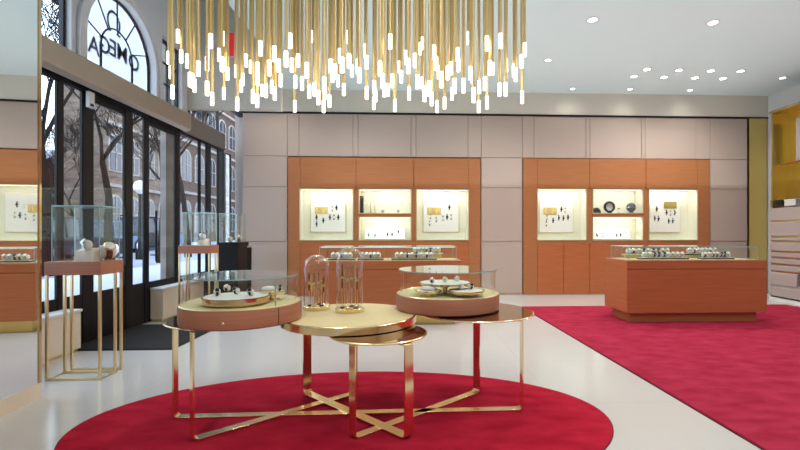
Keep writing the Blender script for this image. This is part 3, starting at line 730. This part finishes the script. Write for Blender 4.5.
MB().lathe([(0, 0), (.055, 0), (.068, .012), (.05, .03), (.02, .034), (0, .035)], c[0], c[1]+.01, .924, 24).build('cushion_pad', 'strap_white', t); MB().lathe([(.0675, .009), (.070, .012), (.0675, .015)], c[0], c[1]+.01, .924, 24).build('cushion_piping', 'cream', t)
c = tray(466, 290, .925, .155, 'medium cream tray at the front of the carpet-end showcase', (.07, .03))
for i, (x, y, st) in enumerate([(461.5,289.8,'steel'),(471,289.4,'black')]):
    watch('loop', st, at_z(x, y, .924), (0, 0, .3), .75, 'on the medium front tray of the carpet-end showcase')

# glass cloches with watches on brass posts
def cloche(px, py, hgt, r, label, seed, which):
    rnd = random.Random(seed)
    z = .736; c = at_z(px, py, z)
    t = thing('cloche', label, 'cloche', (c[0], c[1], z))
    MB().lathe([(0, 0), (r*.93, 0), (r*.95, .006), (r*.95, .028), (r*.9, .034), (0, .034)], c[0], c[1], z, 40).build('cloche_base', 'brass', t)
    rd = r*.88; zt = hgt-rd*.95
    prof = [(rd, .034)]+[(rd, .034+(zt-.034)*i/4) for i in range(1, 5)]+[(rd*math.cos(PI/2*i/10), zt+rd*.95*math.sin(PI/2*i/10)) for i in range(1, 11)]
    MB().lathe(prof, c[0], c[1], z, 40).build('glass_dome', 'dome', t)
    n = 6
    for i in range(n):
        a = 2*PI*i/n+.4; rr = rd*.58
        x, y = c[0]+rr*math.cos(a), c[1]+rr*math.sin(a); hh = hgt*rnd.uniform(.5, .78)
        s = thing('watch_post', '%s thin brass post with a dark watch, counted round inside the %s cloche' % (ORD[i], which), 'watch holder', (x, y, z+.034), 'watch posts inside the %s cloche' % which)
        MB().tube([(x, y, z+.034), (x, y, z+.034+hh*.9)], .0035, 6).build('post', 'brassm', s)
        f_ = MB(); f_.lathe([(0, 0), (.018, 0), (.018, .006), (.004, .01)], x, y, z+.034, 14); f_.build('post_foot', ('brass', 'strap_black')[i % 2], s)
        f_ = MB(); f_.box(x-.006, x+.006, y-.007, y-.003, z+.034+hh*.4, z+.034+hh*.9); f_.build('strap', ('strap_brown', 'brassd', 'brass')[i % 3], s)
        f_ = MB(); f_.xf = Matrix.Translation((x, y-.006, z+.034+hh*.62)) @ Matrix.Rotation(PI/2, 4, 'X'); f_.lathe([(0, 0), (.012, 0), (.012, .006), (0, .007)], n=16); f_.build('case', 'brass', s)
cloche(316.5, 309, .475, .122, 'shorter clear glass cloche on brass base next to the lock showcase', 3, 'shorter')
cloche(349.8, 311.3, .545, .128, 'taller clear glass cloche on brass base at the middle of the table', 5, 'taller')

# ------------------------------------------------------------------ showcases on brass legs by the glass
def showcase(px0, px1, yfl, ztop, dep, label, items, who, hblock=.125, gh=.53):
    f0 = at_z(px0, yfl, 0); f1 = at_z(px1, yfl, 0)
    x0, x1 = f0[0]-.012, f1[0]+.012; y0 = (f0[1]+f1[1])/2; y1 = y0+dep
    t = thing('glass_showcase', label, 'showcase', ((x0+x1)/2, (y0+y1)/2, 0))
    B(x0, x1, y0, y1, ztop-hblock, ztop).build('wood_box', 'wood_pink', t, bevel=.003)
    for yy in (y0+.004, y1-.115, y1-.024):
        fr = MB(); w = .024
        fr.box(x0+.002, x0+.002+w, yy, yy+.02, 0, ztop-hblock); fr.box(x1-.002-w, x1-.002, yy, yy+.02, 0, ztop-hblock); fr.box(x0+.002+w, x1-.002-w, yy, yy+.02, 0, w)
        fr.build('leg_frame', 'brassm', t, bevel=.002)
    for x in (x0+.004, x1-.016): B(x, x+.012, y0+.024, y1-.115, .002, .014).build('floor_rail', 'brassm', t)
    gx0, gx1, gy0, gy1 = x0+.055, x1-.02, y0+.02, y1-.03; gz = ztop+gh
    g = MB(); g.box(gx0, gx1, gy0, gy0+.006, ztop, gz); g.box(gx0, gx1, gy1-.006, gy1, ztop, gz); g.box(gx0, gx0+.006, gy0+.006, gy1-.006, ztop, gz); g.box(gx1-.006, gx1, gy0+.006, gy1-.006, ztop, gz)
    gs = g.build('glass_case', 'glass', t)
    B(gx0, gx1, gy0, gy1, gz, gz+.008).build('glass_lid', 'glasslid', gs)
    e = MB(); w = .006
    for x in (gx0-.002, gx1-w+.002):
        for y in (gy0-.002, gy1-w+.002): e.box(x, x+w, y, y+w, ztop, gz)
    for y in (gy0-.002, gy1-.004): e.box(gx0, gx1, y, y+.006, gz-.004, gz+.01)
    for x in (gx0-.002, gx1-.004): e.box(x, x+.006, gy0, gy1, gz-.004, gz+.01)
    e.build('glass_edge', 'edge', gs)
    return x0, x1, y0, y1
def riser(x0, x1, y0, y1, z, h1, h2, label):
    t = thing('display_riser', label, 'riser', ((x0+x1)/2, (y0+y1)/2, z))
    MB().prism_x([(y0, z), (y0, z+h1*.4), (y0+.03, z+h1), (y1, z+h2), (y1, z)], x0, x1).build('riser_body', 'beige', t, bevel=.004)
    B(x0-.006, x1+.006, y0-.006, y1+.006, z, z+.006).build('riser_base', 'white', t)
x0, x1, y0, y1 = showcase(46.3, 98.3, 380.7, 1.125, .34, 'glass showcase on brass legs beside the mirror column', None, 'front')
riser(x0+.22, x0+.40, y0+.07, y0+.2, 1.125, .1, .13, 'small cream riser with a bracelet watch in the showcase by the column')
ww = watch('loop', 'steel', (x0+.31, y0+.12, 1.125+.105), (0, 0, -.5), 1.6, 'standing on the cream riser in the showcase by the column')
ww = watch('loop', 'brown', (x0+.43, y0+.23, 1.126), (0, 0, .9), 2.6, 'large, standing on the wood of the showcase by the column')
x0, x1, y0, y1 = showcase(179.2, 208.6, 233+1.4*445/7.03, 1.2, .34, 'glass showcase on brass legs past the door mat', None, 'far', gh=.52)
riser(x0+.26, x0+.40, y0+.1, y0+.22, 1.2, .08, .11, 'small white riser in the showcase past the door mat')
ww = watch('loop', 'white', (x0+.31, y0+.16, 1.2+.09), (0, 0, -.4), 1.6, 'standing on the riser in the showcase past the door mat')
# black pedestal showcase in the corner
q = at_d(216.5, 244, 8.0); q2 = at_d(238, 244, 8.0)
x0, x1, y0 = q[0], q2[0], q[1]; zt = 1.23
t = thing('black_showcase', 'black pedestal showcase with glass hood in the far window corner', 'showcase', ((x0+x1)/2, y0+.25, 0))
B(x0+.02, x1-.02, y0+.02, y0+.5, .06, zt-.07).build('pedestal', 'black', t, bevel=.004); B(x0, x1, y0, y0+.52, zt-.07, zt).build('pedestal_top', 'black', t, bevel=.004); B(x0+.04, x1-.04, y0+.04, y0+.48, 0, .06).build('plinth', 'brassm', t)
g = MB(); gx0, gx1, gy0, gy1, gz = x0+.03, x1-.03, y0+.03, y0+.48, zt+.52
g.box(gx0, gx1, gy0, gy0+.006, zt, gz); g.box(gx0, gx1, gy1-.006, gy1, zt, gz); g.box(gx0, gx0+.006, gy0, gy1, zt, gz); g.box(gx1-.006, gx1, gy0, gy1, zt, gz); g.box(gx0, gx1, gy0, gy1, gz, gz+.006)
gs = g.build('glass_case', 'glass', t)
e = MB()
for x in (gx0, gx1-.008):
    for y in (gy0, gy1-.008): e.box(x, x+.008, y, y+.008, zt, gz)
e.box(gx0, gx1, gy0-.002, gy0+.003, gz-.004, gz+.008); e.build('glass_edge', 'edge', gs)
ww = watch('loop', 'gold', ((x0+x1)/2-.03, y0+.2, zt), (0, 0, -.4), 1.6, 'under the glass hood of the black pedestal')
ww = watch('loop', 'steel', ((x0+x1)/2+.10, y0+.26, zt), (0, 0, .4), 2.0, 'under the glass hood of the black pedestal')
# black umbrella bin by the corner
q = at_d(246, 300, 9.1)
t = thing('stand_bin', 'slim black bin with brass rim beside the black pedestal', 'bin', (q[0], q[1], 0))
MB().lathe([(0, 0), (.1, 0), (.11, 1.1), (.1, 1.1), (.095, .05)], q[0], q[1], 0, 20).build('bin_body', 'black', t); MB().lathe([(.108, 1.1), (.114, 1.105), (.114, 1.125), (.1, 1.125), (.1, 1.1)], q[0], q[1], 0, 20, close=True).build('bin_rim', 'brass', t)

# ------------------------------------------------------------------ wall unit of padded boxes at the far end of the room
XF = XR-.72; YE = at_X(769, 297, XF)[1]; YN0 = 5.6
wu = thing('wall_unit', 'gold-backed wall unit with lavender padded drawers beside the gold strip', 'wall unit', (XF+.3, 7.5, 0))
zs = lambda y: at_X(770, y, XF)[2]
zu = zs(114)
B(XF+.4, XF+.43, YN0, YE-.03, zs(207), zu).build('back_panel', 'goldpanel', wu); B(XF+.43, XR-.03, YN0, YE-.04, .35, zu).build('back_box', 'lav', wu)
B(XF-.005, XR-.03, YN0, YE, zu, zu+.05).build('top_frame', 'brassd', wu)
B(XF+.05, XR-.03, YE-.03, YE, .35, zu).build('side_panel', 'goldpanel', wu)
B(XF+.02, XR-.03, YN0, YE, .1, .35).build('plinth', 'lav', wu)
B(XF+.0, XR-.03, YN0, YE, 0, .1).build('base_board', 'white', wu)
rows = [(208.5,221),(222.5,236),(237.5,240.5),(242,250.5),(252,256.5),(258,263),(264.5,270),(271.5,284),(286,297)]
for i, (a, b) in enumerate(rows):
    z1, z0 = zs(a), zs(b)
    yy0 = YN0
    spl = [YN0, 7.3, YE-.02] if i != 7 else [YN0, 7.3, at_X(797, 280, XF)[1]]
    if i == 7: spl = [YN0, at_X(803, 280, XF)[1], at_X(797, 280, XF)[1]]; spl = [at_X(797, 280, XF)[1], YE-.02]
    for k in range(len(spl)-1):
        d = B(XF, XR-.035, spl[k]+.005, spl[k+1]-.005, z0, z1).build('drawer', 'lav', wu, bevel=.012)
        B(XF+.03, XR-.035, spl[k]+.002, spl[k+1]-.002, z0-.03, z0-.001).build('drawer_rail', 'goldpanel', d)
zsh = zs(207)
B(XF+.05, XF+.4, YN0, YE-.03, zsh-.012, zsh).build('shelf', 'brassd', wu)
B(XF+.2, XF+.4, YN0, YE-.03, zs(166), zs(164)).build('shelf', 'brassd', wu)
ya_, yb_ = at_X(795.5, 140, XF+.3)[1], at_X(815, 140, XF+.3)[1]
B(XF+.3, XF+.395, yb_, ya_, zs(163.5), zs(121)).build('padded_panel', 'lav', wu, bevel=.01)
for i, (a, b, mm, lab) in enumerate(((772, 783.5, 'strap_black', 'black low box on the unit shelf above the padded drawers'), (785.5, 797, 'white', 'white low box on the unit shelf beside the black box'))):
    ya_, yb_ = at_X(a, 203, XF+.15)[1], at_X(b, 203, XF+.15)[1]
    t = thing('gift_box', lab, 'box', (XF+.3, (ya_+yb_)/2, zsh))
    B(XF+.12, XF+.38, yb_, ya_, zsh, zsh+.1).build('box_body', mm, t, bevel=.004); B(XF+.117, XF+.383, yb_-.003, ya_+.003, zsh+.102, zsh+.14).build('box_lid', mm, t, bevel=.004)

# ------------------------------------------------------------------ chandelier of hanging brass rods
T1 = [(105,160),(117,235),(70,240),(78,295),(84,370),(140,255),(150,325),(160,330),(167,345),(182,285),(215,215),(228,180),(214,265),(214,358),(233,395),(259,230),(272,170),(270,268),(285,265),(277,372),(290,300),(323,290),(327,415),(348,320),(342,345),(360,250),(378,275),(386,387),(403,285),(402,402),(404,320),(414,208),(420,360),(435,365),(447,283),(457,350),(466,230),(468,375),(482,270),(490,195),(490,325),(510,250),(526,180),(532,270),(545,330),(543,420),(556,250),(570,338),(588,292),(597,368),(611,158),(617,360),(631,392),(653,345),(651,422),(657,370),(677,272),(673,402),(684,308),(694,295),(705,325),(712,235),(720,272),(727,358),(742,160),(746,255)]
T2 = [(30,162),(8,272),(14,358),(36,255),(45,288),(66,275),(72,310),(95,215),(100,258),(100,372),(128,350),(127,410),(133,382),(150,285),(160,330),(166,362),(180,360),(188,183),(196,328),(206,418),(222,272),(230,310),(248,240),(256,275),(259,375),(290,332),(300,205),(310,185),(281,252),(308,332),(317,380),(336,360),(344,396),(353,222),(361,262),(364,422),(370,295),(380,328),(392,408),(404,298),(416,280),(420,375),(430,350),(441,230),(444,268),(463,348),(481,165),(489,300),(497,312),(501,384),(520,422),(522,350),(543,338),(551,408),(551,190),(562,280),(572,280),(602,180),(598,360),(621,360),(623,270),(652,290),(659,305),(681,255),(683,388),(693,212)]
tips = [(150+a/3.75, b/3.75) for a, b in T1]+[(340+a/3.75, b/3.75) for a, b in T2]
cz = 3.6; xc_, hw = 346.5, 181.
ch = thing('chandelier', 'long chandelier of hanging gold rods with glowing white tips', 'chandelier', (-.62, cz, ZC))
B(-2.15, .85, cz-.75, cz+.75, ZC-.06, ZC-.001).build('canopy', 'goldpanel', ch, bevel=.004)
rods = []
for (x, y) in tips:
    fx = (x-xc_)/hw; half = .62*math.sqrt(max(.02, 1-fx*fx*.97))
    rods.append((cz+random.uniform(-half, half), x, y))
rods.sort()
def rod_geo(mb, x, y, z, r, mr=0):
    mb.cyl(r, z+.105, ZC-.06, x, y, 8, mr)
for i, (d, px, py) in enumerate(rods[:100]):
    q = at_d(px, py, d); r = random.choice((.010, .012, .014)); rt = .0135
    m = MB(); rod_geo(m, q[0], q[1], q[2], r); rod = m.build('rod', 'gold', ch)
    MB().cyl(rt, q[2], q[2]+.105, q[0], q[1], 10).build('light_tip', 'glow', rod)
m = MB()
for (d, px, py) in rods[100:]:
    q = at_d(px, py, d); rod_geo(m, q[0], q[1], q[2], .013, 0); m.cyl(.0135, q[2], q[2]+.105, q[0], q[1], 10, 1)
tag(m.build('rod', ['gold', 'glow'], ch), 'further hanging gold rods with glowing tips', kind='stuff')

# ------------------------------------------------------------------ downlights
DLP = [(592.5,19.6,1.25),(712.9,22.4,1.25),(548,60,1),(647,69.3,1.2),(679,70,1.2),(710.8,70.7,1.2),(740.5,71,1.2),(633.8,76.3,1.2),(663.9,77,1.2),(695,77.7,1.2),(723,78.4,1.2),(572.5,88.6,.9),(630,89,.9),(690,90,.9),(782.5,77.7,1)]
dnames = ['large, above the oval rug side of the ceiling', 'large, closest to the camera over the carpet', 'alone beside the chandelier',
  'first of the forward four over the counter','second of the forward four over the counter','third of the forward four over the counter','fourth of the forward four over the counter',
  'first of the rear four over the counter','second of the rear four over the counter','third of the rear four over the counter','fourth of the rear four over the counter',
  'first of three along the back wall','second of three along the back wall','third of three along the back wall','by the wall unit with padded drawers']
proto = None
LE = .85
for i, (px, py, s) in enumerate(DLP):
    q = at_z(px, py, ZC)
    if proto is None:
        proto = thing('downlight', None, None, (0, 0, 0))
        MB().lathe([(.05, -.002), (.075, -.001), (.078, -.006), (.072, -.010), (.052, -.008)], n=28, close=True).build('trim_ring', 'white', proto)
        MB().cyl(.05, -.006, -.003, n=24).build('lens', 'lens', proto)
        o = proto
    else: o = copy_tree(proto)
    o.location = q; o.scale = (s, s, 1); tag(o, 'round recessed ceiling light, '+dnames[i], 'ceiling light', 'recessed ceiling lights')
    ld = bpy.data.lights.new('downlight_or_fill', 'SPOT'); ld.energy = (100 if i < 3 else 52 if i < 11 else 9)*LE; ld.spot_size = math.radians(150); ld.spot_blend = 1; ld.shadow_soft_size = .08; ld.color = (1, .955, .89)
    lo = bpy.data.objects.new('downlight_or_fill', ld); col.objects.link(lo); lo.location = (q[0], q[1], q[2]-.05)
for (x, y, e) in [(-1.6,1.2,170),(1.2,1.2,170),(4.5,1.2,230),(7,2.8,170),(-1.4,-1,150),(2.6,-1.2,150),(6,-1,220),(-1.3,6.2,190),(1.1,6.0,150),(-1.2,8.2,175),(1.6,8.2,165),(-2.9,8.95,75),(3.2,3.8,50),(6.0,5,50)]:  # spots without fixtures; the one behind the bulkhead is added to brighten panels
    ld = bpy.data.lights.new('downlight_or_fill', 'SPOT'); ld.energy = e*LE; ld.spot_size = math.radians(150); ld.spot_blend = 1; ld.shadow_soft_size = .12; ld.color = (1, .96, .90)
    lo = bpy.data.objects.new('downlight_or_fill', ld); col.objects.link(lo); lo.location = (x, y, ZC-.07)

for (x, y, sx_, sy_, e) in ((4.6, 4.3, 6.5, 11.4, 110), (-.4, 4.3, 3.2, 11.4, 60)):  # added fill without a fixture, brightens and cools the ceiling from below
    ld = bpy.data.lights.new('ceiling_fill', 'AREA'); ld.shape = 'RECTANGLE'; ld.size = sx_; ld.size_y = sy_; ld.energy = e; ld.color = (.85, 1, 1)
    lo = bpy.data.objects.new('ceiling_fill', ld); col.objects.link(lo); lo.location = (x, y, 2.5); lo.rotation_euler = (PI, 0, 0)
# ------------------------------------------------------------------ the street outside
ZS_ = .45
struct(B(-70, XL-.35, -6, 90, ZS_-.1, ZS_).build('street', 'road'))
struct(B(XL-2.6, XL-.4, -6, 40, ZS_-.05, ZS_+.1).build('pavement', 'snow'))
struct(B(-19, -16.5, -6, 90, ZS_-.05, ZS_+.14).build('pavement_far', 'snow'))
pil = struct(MB().box(XL-.4, XL-.3, at_X(166, 200, XL-.3)[1], at_X(174, 200, XL-.3)[1]+.05, ZS_, 6.5).build('pillar_outside', 'stone2'))
def building(x, y0, y1, h, mt_, label, nf, nwn, ledge='stone2', gable=0, name='stone_building'):
    dp = 7 if gable else 3
    t = thing(name, label, 'building', (x-3, (y0+y1)/2, ZS_))
    B(x-dp, x, y0, y1, ZS_, ZS_+h).build('wall', mt_, t)
    fh = h/nf; w = (y1-y0)/nwn
    for f in range(nf):
        lg = B(x, x+.25, y0, y1, ZS_+fh*f+fh*.97, ZS_+fh*(f+1)+.1).build('ledge', ledge, t)
        for k in range(nwn):
            yc = y0+w*(k+.5); ww = w*.28; z0 = ZS_+fh*f+fh*.25; z1 = ZS_+fh*f+fh*.82
            arch = [(yc-ww, z0), (yc+ww, z0), (yc+ww, z1-ww)]+[(yc+ww*math.cos(PI*i/8), z1-ww+ww*math.sin(PI*i/8)) for i in range(1, 8)]+[(yc-ww, z1-ww)]
            big = [(yc+(y-yc)*1.3, z0-.12 if z == z0 else z+(z-z0)*.06) for y, z in arch]
            fo = MB().prism_x(big, x, x+.1).build('window', ledge, t)
            pn = MB().prism_x(arch, x+.1, x+.13); pn.build('pane', 'winpane', fo)
            b2 = B(x+.12, x+.16, yc-.05, yc+.05, z0, z1).box(x+.12, x+.16, yc-ww, yc+ww, (z0+z1)/2-.05, (z0+z1)/2+.05); b2.build('sash', ledge, fo)
    if gable:
        ym = (y0+y1)/2
        MB().prism_x([(y0, ZS_+h), (y1, ZS_+h), (ym, ZS_+h+gable)], x-7, x).build('gable', mt_, t)
        for a, b in ((y0, ym), (ym, y1)):
            za, zb = (ZS_+h, ZS_+h+gable) if a == y0 else (ZS_+h+gable, ZS_+h)
            MB().prism_x([(a-.3*(a == y0), za-.05), (b+.3*(b == y1), zb-.05), (b+.3*(b == y1), zb+.35), (a-.3*(a == y0), za+.35)], x-7.2, x+.5).build('snowy_roof', 'snow', t)
    else: B(x-dp, x+.4, y0-.2, y1+.2, ZS_+h, ZS_+h+.5).build('cornice', ledge, t)
building(-21, 31.6, 39.8, 26, 'stone', 'tall brown stone building across the snowy street', 6, 4)
building(-20.5, 40.3, 56, 28, 'brick', 'tall darker brick building beyond the brown stone one', 6, 6)
building(-25.2, 28.4, 35.6, 3.6, 'brick', 'small brick house with snowy gable roof across the street', 1, 3, gable=2.8, name='house')
building(-27, 20.0, 27.4, 4.2, 'stone', 'small stone house with snowy gable roof beside the brick house', 1, 3, gable=3.0, name='house')
building(-15, 57, 70, 26, 'stone2', 'pale stone building at the far end of the street', 6, 5)
def tree(px, d, h, seed, label):
    rnd = random.Random(seed); q = at_d(px, 233, d); base = Vector((q[0], q[1], ZS_))
    t = thing('bare_tree', label, 'tree', base)
    tr = MB(); br = MB()
    def grow(mb, p, dr, L, r, lv):
        pts = [p]; rs = [r]
        for i in range(3):
            dr = (dr+Vector((rnd.uniform(-.2,.2), rnd.uniform(-.2,.2), rnd.uniform(-.05,.15)))).normalized()
            p = p+dr*L/3; pts.append(p); rs.append(max(.009, r*(1-.16*(i+1))))
        mb.tube(pts, rs, 5)
        if lv == 0: return
        for i in range(3 if lv > 1 else 4):
            a = rnd.uniform(0, 2*PI); sp = rnd.uniform(.5, 1.0)
            nd = (dr+Vector((math.cos(a)*sp, math.sin(a)*sp, rnd.uniform(-.1,.4)))).normalized()
            grow(br, pts[rnd.randint(1 if lv < 4 else 2, 3)], nd, L*rnd.uniform(.58,.82), rs[-1]*.72, lv-1)
    grow(tr, base, Vector((0,0,1)), h*.32, h*.014, 6)
    tr.build('trunk', 'bark', t); br.build('branches', 'bark', t)
tree(47, 9.8, 9, 11, 'bare dark tree seen through the first storefront panes')
tree(76, 26, 9, 12, 'bare tree before the snowy house roofs')
tree(110, 11.9, 9, 13, 'bare tree seen through the street door in front of brown stone')
tree(160, 14.2, 9, 15, 'bare tree beyond the street door before the brick building')
tree(188, 17.5, 10, 16, 'bare tree seen through the far storefront panes')
def car(px, d, length, h, paint, label, head, suv=False, yaw=0):
    q = at_d(px, 233, d); w = length*.4
    t = thing('car', label, 'car', (0, 0, 0))
    L = length; z0 = .2; zb = h*.56
    body = [(-L/2, z0+.12), (-L/2+.05, z0), (L/2-.05, z0), (L/2, z0+.15), (L/2, zb*.75), (L/2-.12, zb*.9), (L*.24, zb), (-L/2+.15, zb), (-L/2, zb*.85)]
    MB().prism_x(body, -w/2, w/2).build('body', paint, t, bevel=.05)
    rf = [(-L*.47 if suv else -L*.36, zb), (L*.22, zb), (L*.08, h-.02), (-L*.40 if suv else -L*.2, h-.02)]
    n = 4; k = .82
    vs = [(-w/2+.03, y, z) for y, z in rf[:2]]+[(-w/2*k, y, z) for y, z in rf[2:]]+[(w/2-.03, y, z) for y, z in rf[:2]]+[(w/2*k, y, z) for y, z in rf[2:]]
    MB().add(vs, [(0,1,2,3), (7,6,5,4), (0,4,5,1), (1,5,6,2), (3,2,6,7), (0,3,7,4)]).build('cabin_glass', 'car_glass', t)
    r = MB(); r.box(-w/2*k-.01, w/2*k+.01, rf[3][0]-.02, rf[2][0]+.02, h-.03, h+.03)
    ro = r.build('roof', paint, t, bevel=.02)
    for yy in (rf[3][0], L*.0-.25):
        s = MB()
        for sx_ in (-1, 1): s.tube([(sx_*w/2*.98, yy-.05, zb), (sx_*(w/2*k+.005), yy+.02, h-.02)], .035, 5)
        s.build('roof_pillar', paint, ro)
    for yy in (-L*.31, L*.31):
        for sx_ in (-1, 1):
            m = MB(); m.xf = Matrix.Translation((sx_*(w/2-.09), yy, .33)) @ Matrix.Rotation(PI/2, 4, 'Y'); m.lathe([(0, -.1), (.2, -.1), (.31, -.11), (.33, -.07), (.33, .07), (.31, .11), (.2, .1), (0, .1)], n=20); wo = m.build('wheel', 'tyre', t)
            m = MB(); m.xf = Matrix.Translation((sx_*(w/2-.09)+sx_*.1, yy, .33)) @ Matrix.Rotation(PI/2, 4, 'Y'); m.cyl(.2, -.012, .012, n=16); m.build('hub', 'chrome', wo)
    for sx_ in (-1, 1): B(sx_*w*.36-.16, sx_*w*.36+.16, L/2-.06, L/2+.01, zb*.6, zb*.78).build('headlight', 'white', t)
    B(-w*.4, w*.4, -L/2-.01, -L/2+.05, zb*.6, zb*.72).build('tail_light', 'exit_red', t)
    t.location = (q[0], q[1], ZS_); t.rotation_euler = (0, 0, yaw)
car(62, 15.5, 4.5, 1.45, 'car_navy', 'navy car parked outside behind the showcase by the column', 1)
car(100, 20, 4.4, 1.45, 'car_blue', 'pale blue car parked beyond the navy car', 1)
car(137, 24, 4.7, 1.75, 'car_grey', 'charcoal off-road car outside the street door', 1, True, PI)
car(162, 29, 4.4, 1.5, 'car_blue', 'pale blue car parked behind the charcoal off-road car', 1)
q = at_d(140, 233, 16)
t = thing('street_lamp', 'black street lamp post with pale globe outside the door', 'street lamp', (q[0], q[1], ZS_))
MB().lathe([(.14, 0), (.14, .3), (.07, .4), (.05, 2.3), (.07, 2.35)], q[0], q[1], ZS_, 14).build('lamp_post', 'black', t)
MB().lathe([(.05, 2.35), (.2, 2.5), (.22, 2.65), (.15, 2.8), (0, 2.85)], q[0], q[1], ZS_, 16).build('lamp_globe', 'white', t)

# ------------------------------------------------------------------ light from outside
wd = bpy.data.worlds.new('world'); scn.world = wd; wd.use_nodes = True
nt = wd.node_tree; bg = nt.nodes['Background']
tc = nt.nodes.new('ShaderNodeTexCoord'); sp = nt.nodes.new('ShaderNodeSeparateXYZ'); rp_ = nt.nodes.new('ShaderNodeValToRGB')
nt.links.new(tc.outputs['Generated'], sp.inputs[0]); nt.links.new(sp.outputs['Z'], rp_.inputs[0]); nt.links.new(rp_.outputs[0], bg.inputs[0])
rp_.color_ramp.elements[0].color = (.80, .89, 1, 1); rp_.color_ramp.elements[1].color = (.62, .76, 1, 1); rp_.color_ramp.elements[1].position = .8
bg.inputs[1].default_value = 3.9

scn.view_settings.view_transform = 'Standard'
scn.view_settings.look = 'None'
scn.view_settings.exposure = 0.0
cy = scn.cycles
cy.use_denoising = True
cy.max_bounces = 10; cy.diffuse_bounces = 4; cy.glossy_bounces = 5; cy.transparent_max_bounces = 24; cy.transmission_bounces = 6
cy.caustics_reflective = False; cy.caustics_refractive = False
cy.sample_clamp_indirect = 6
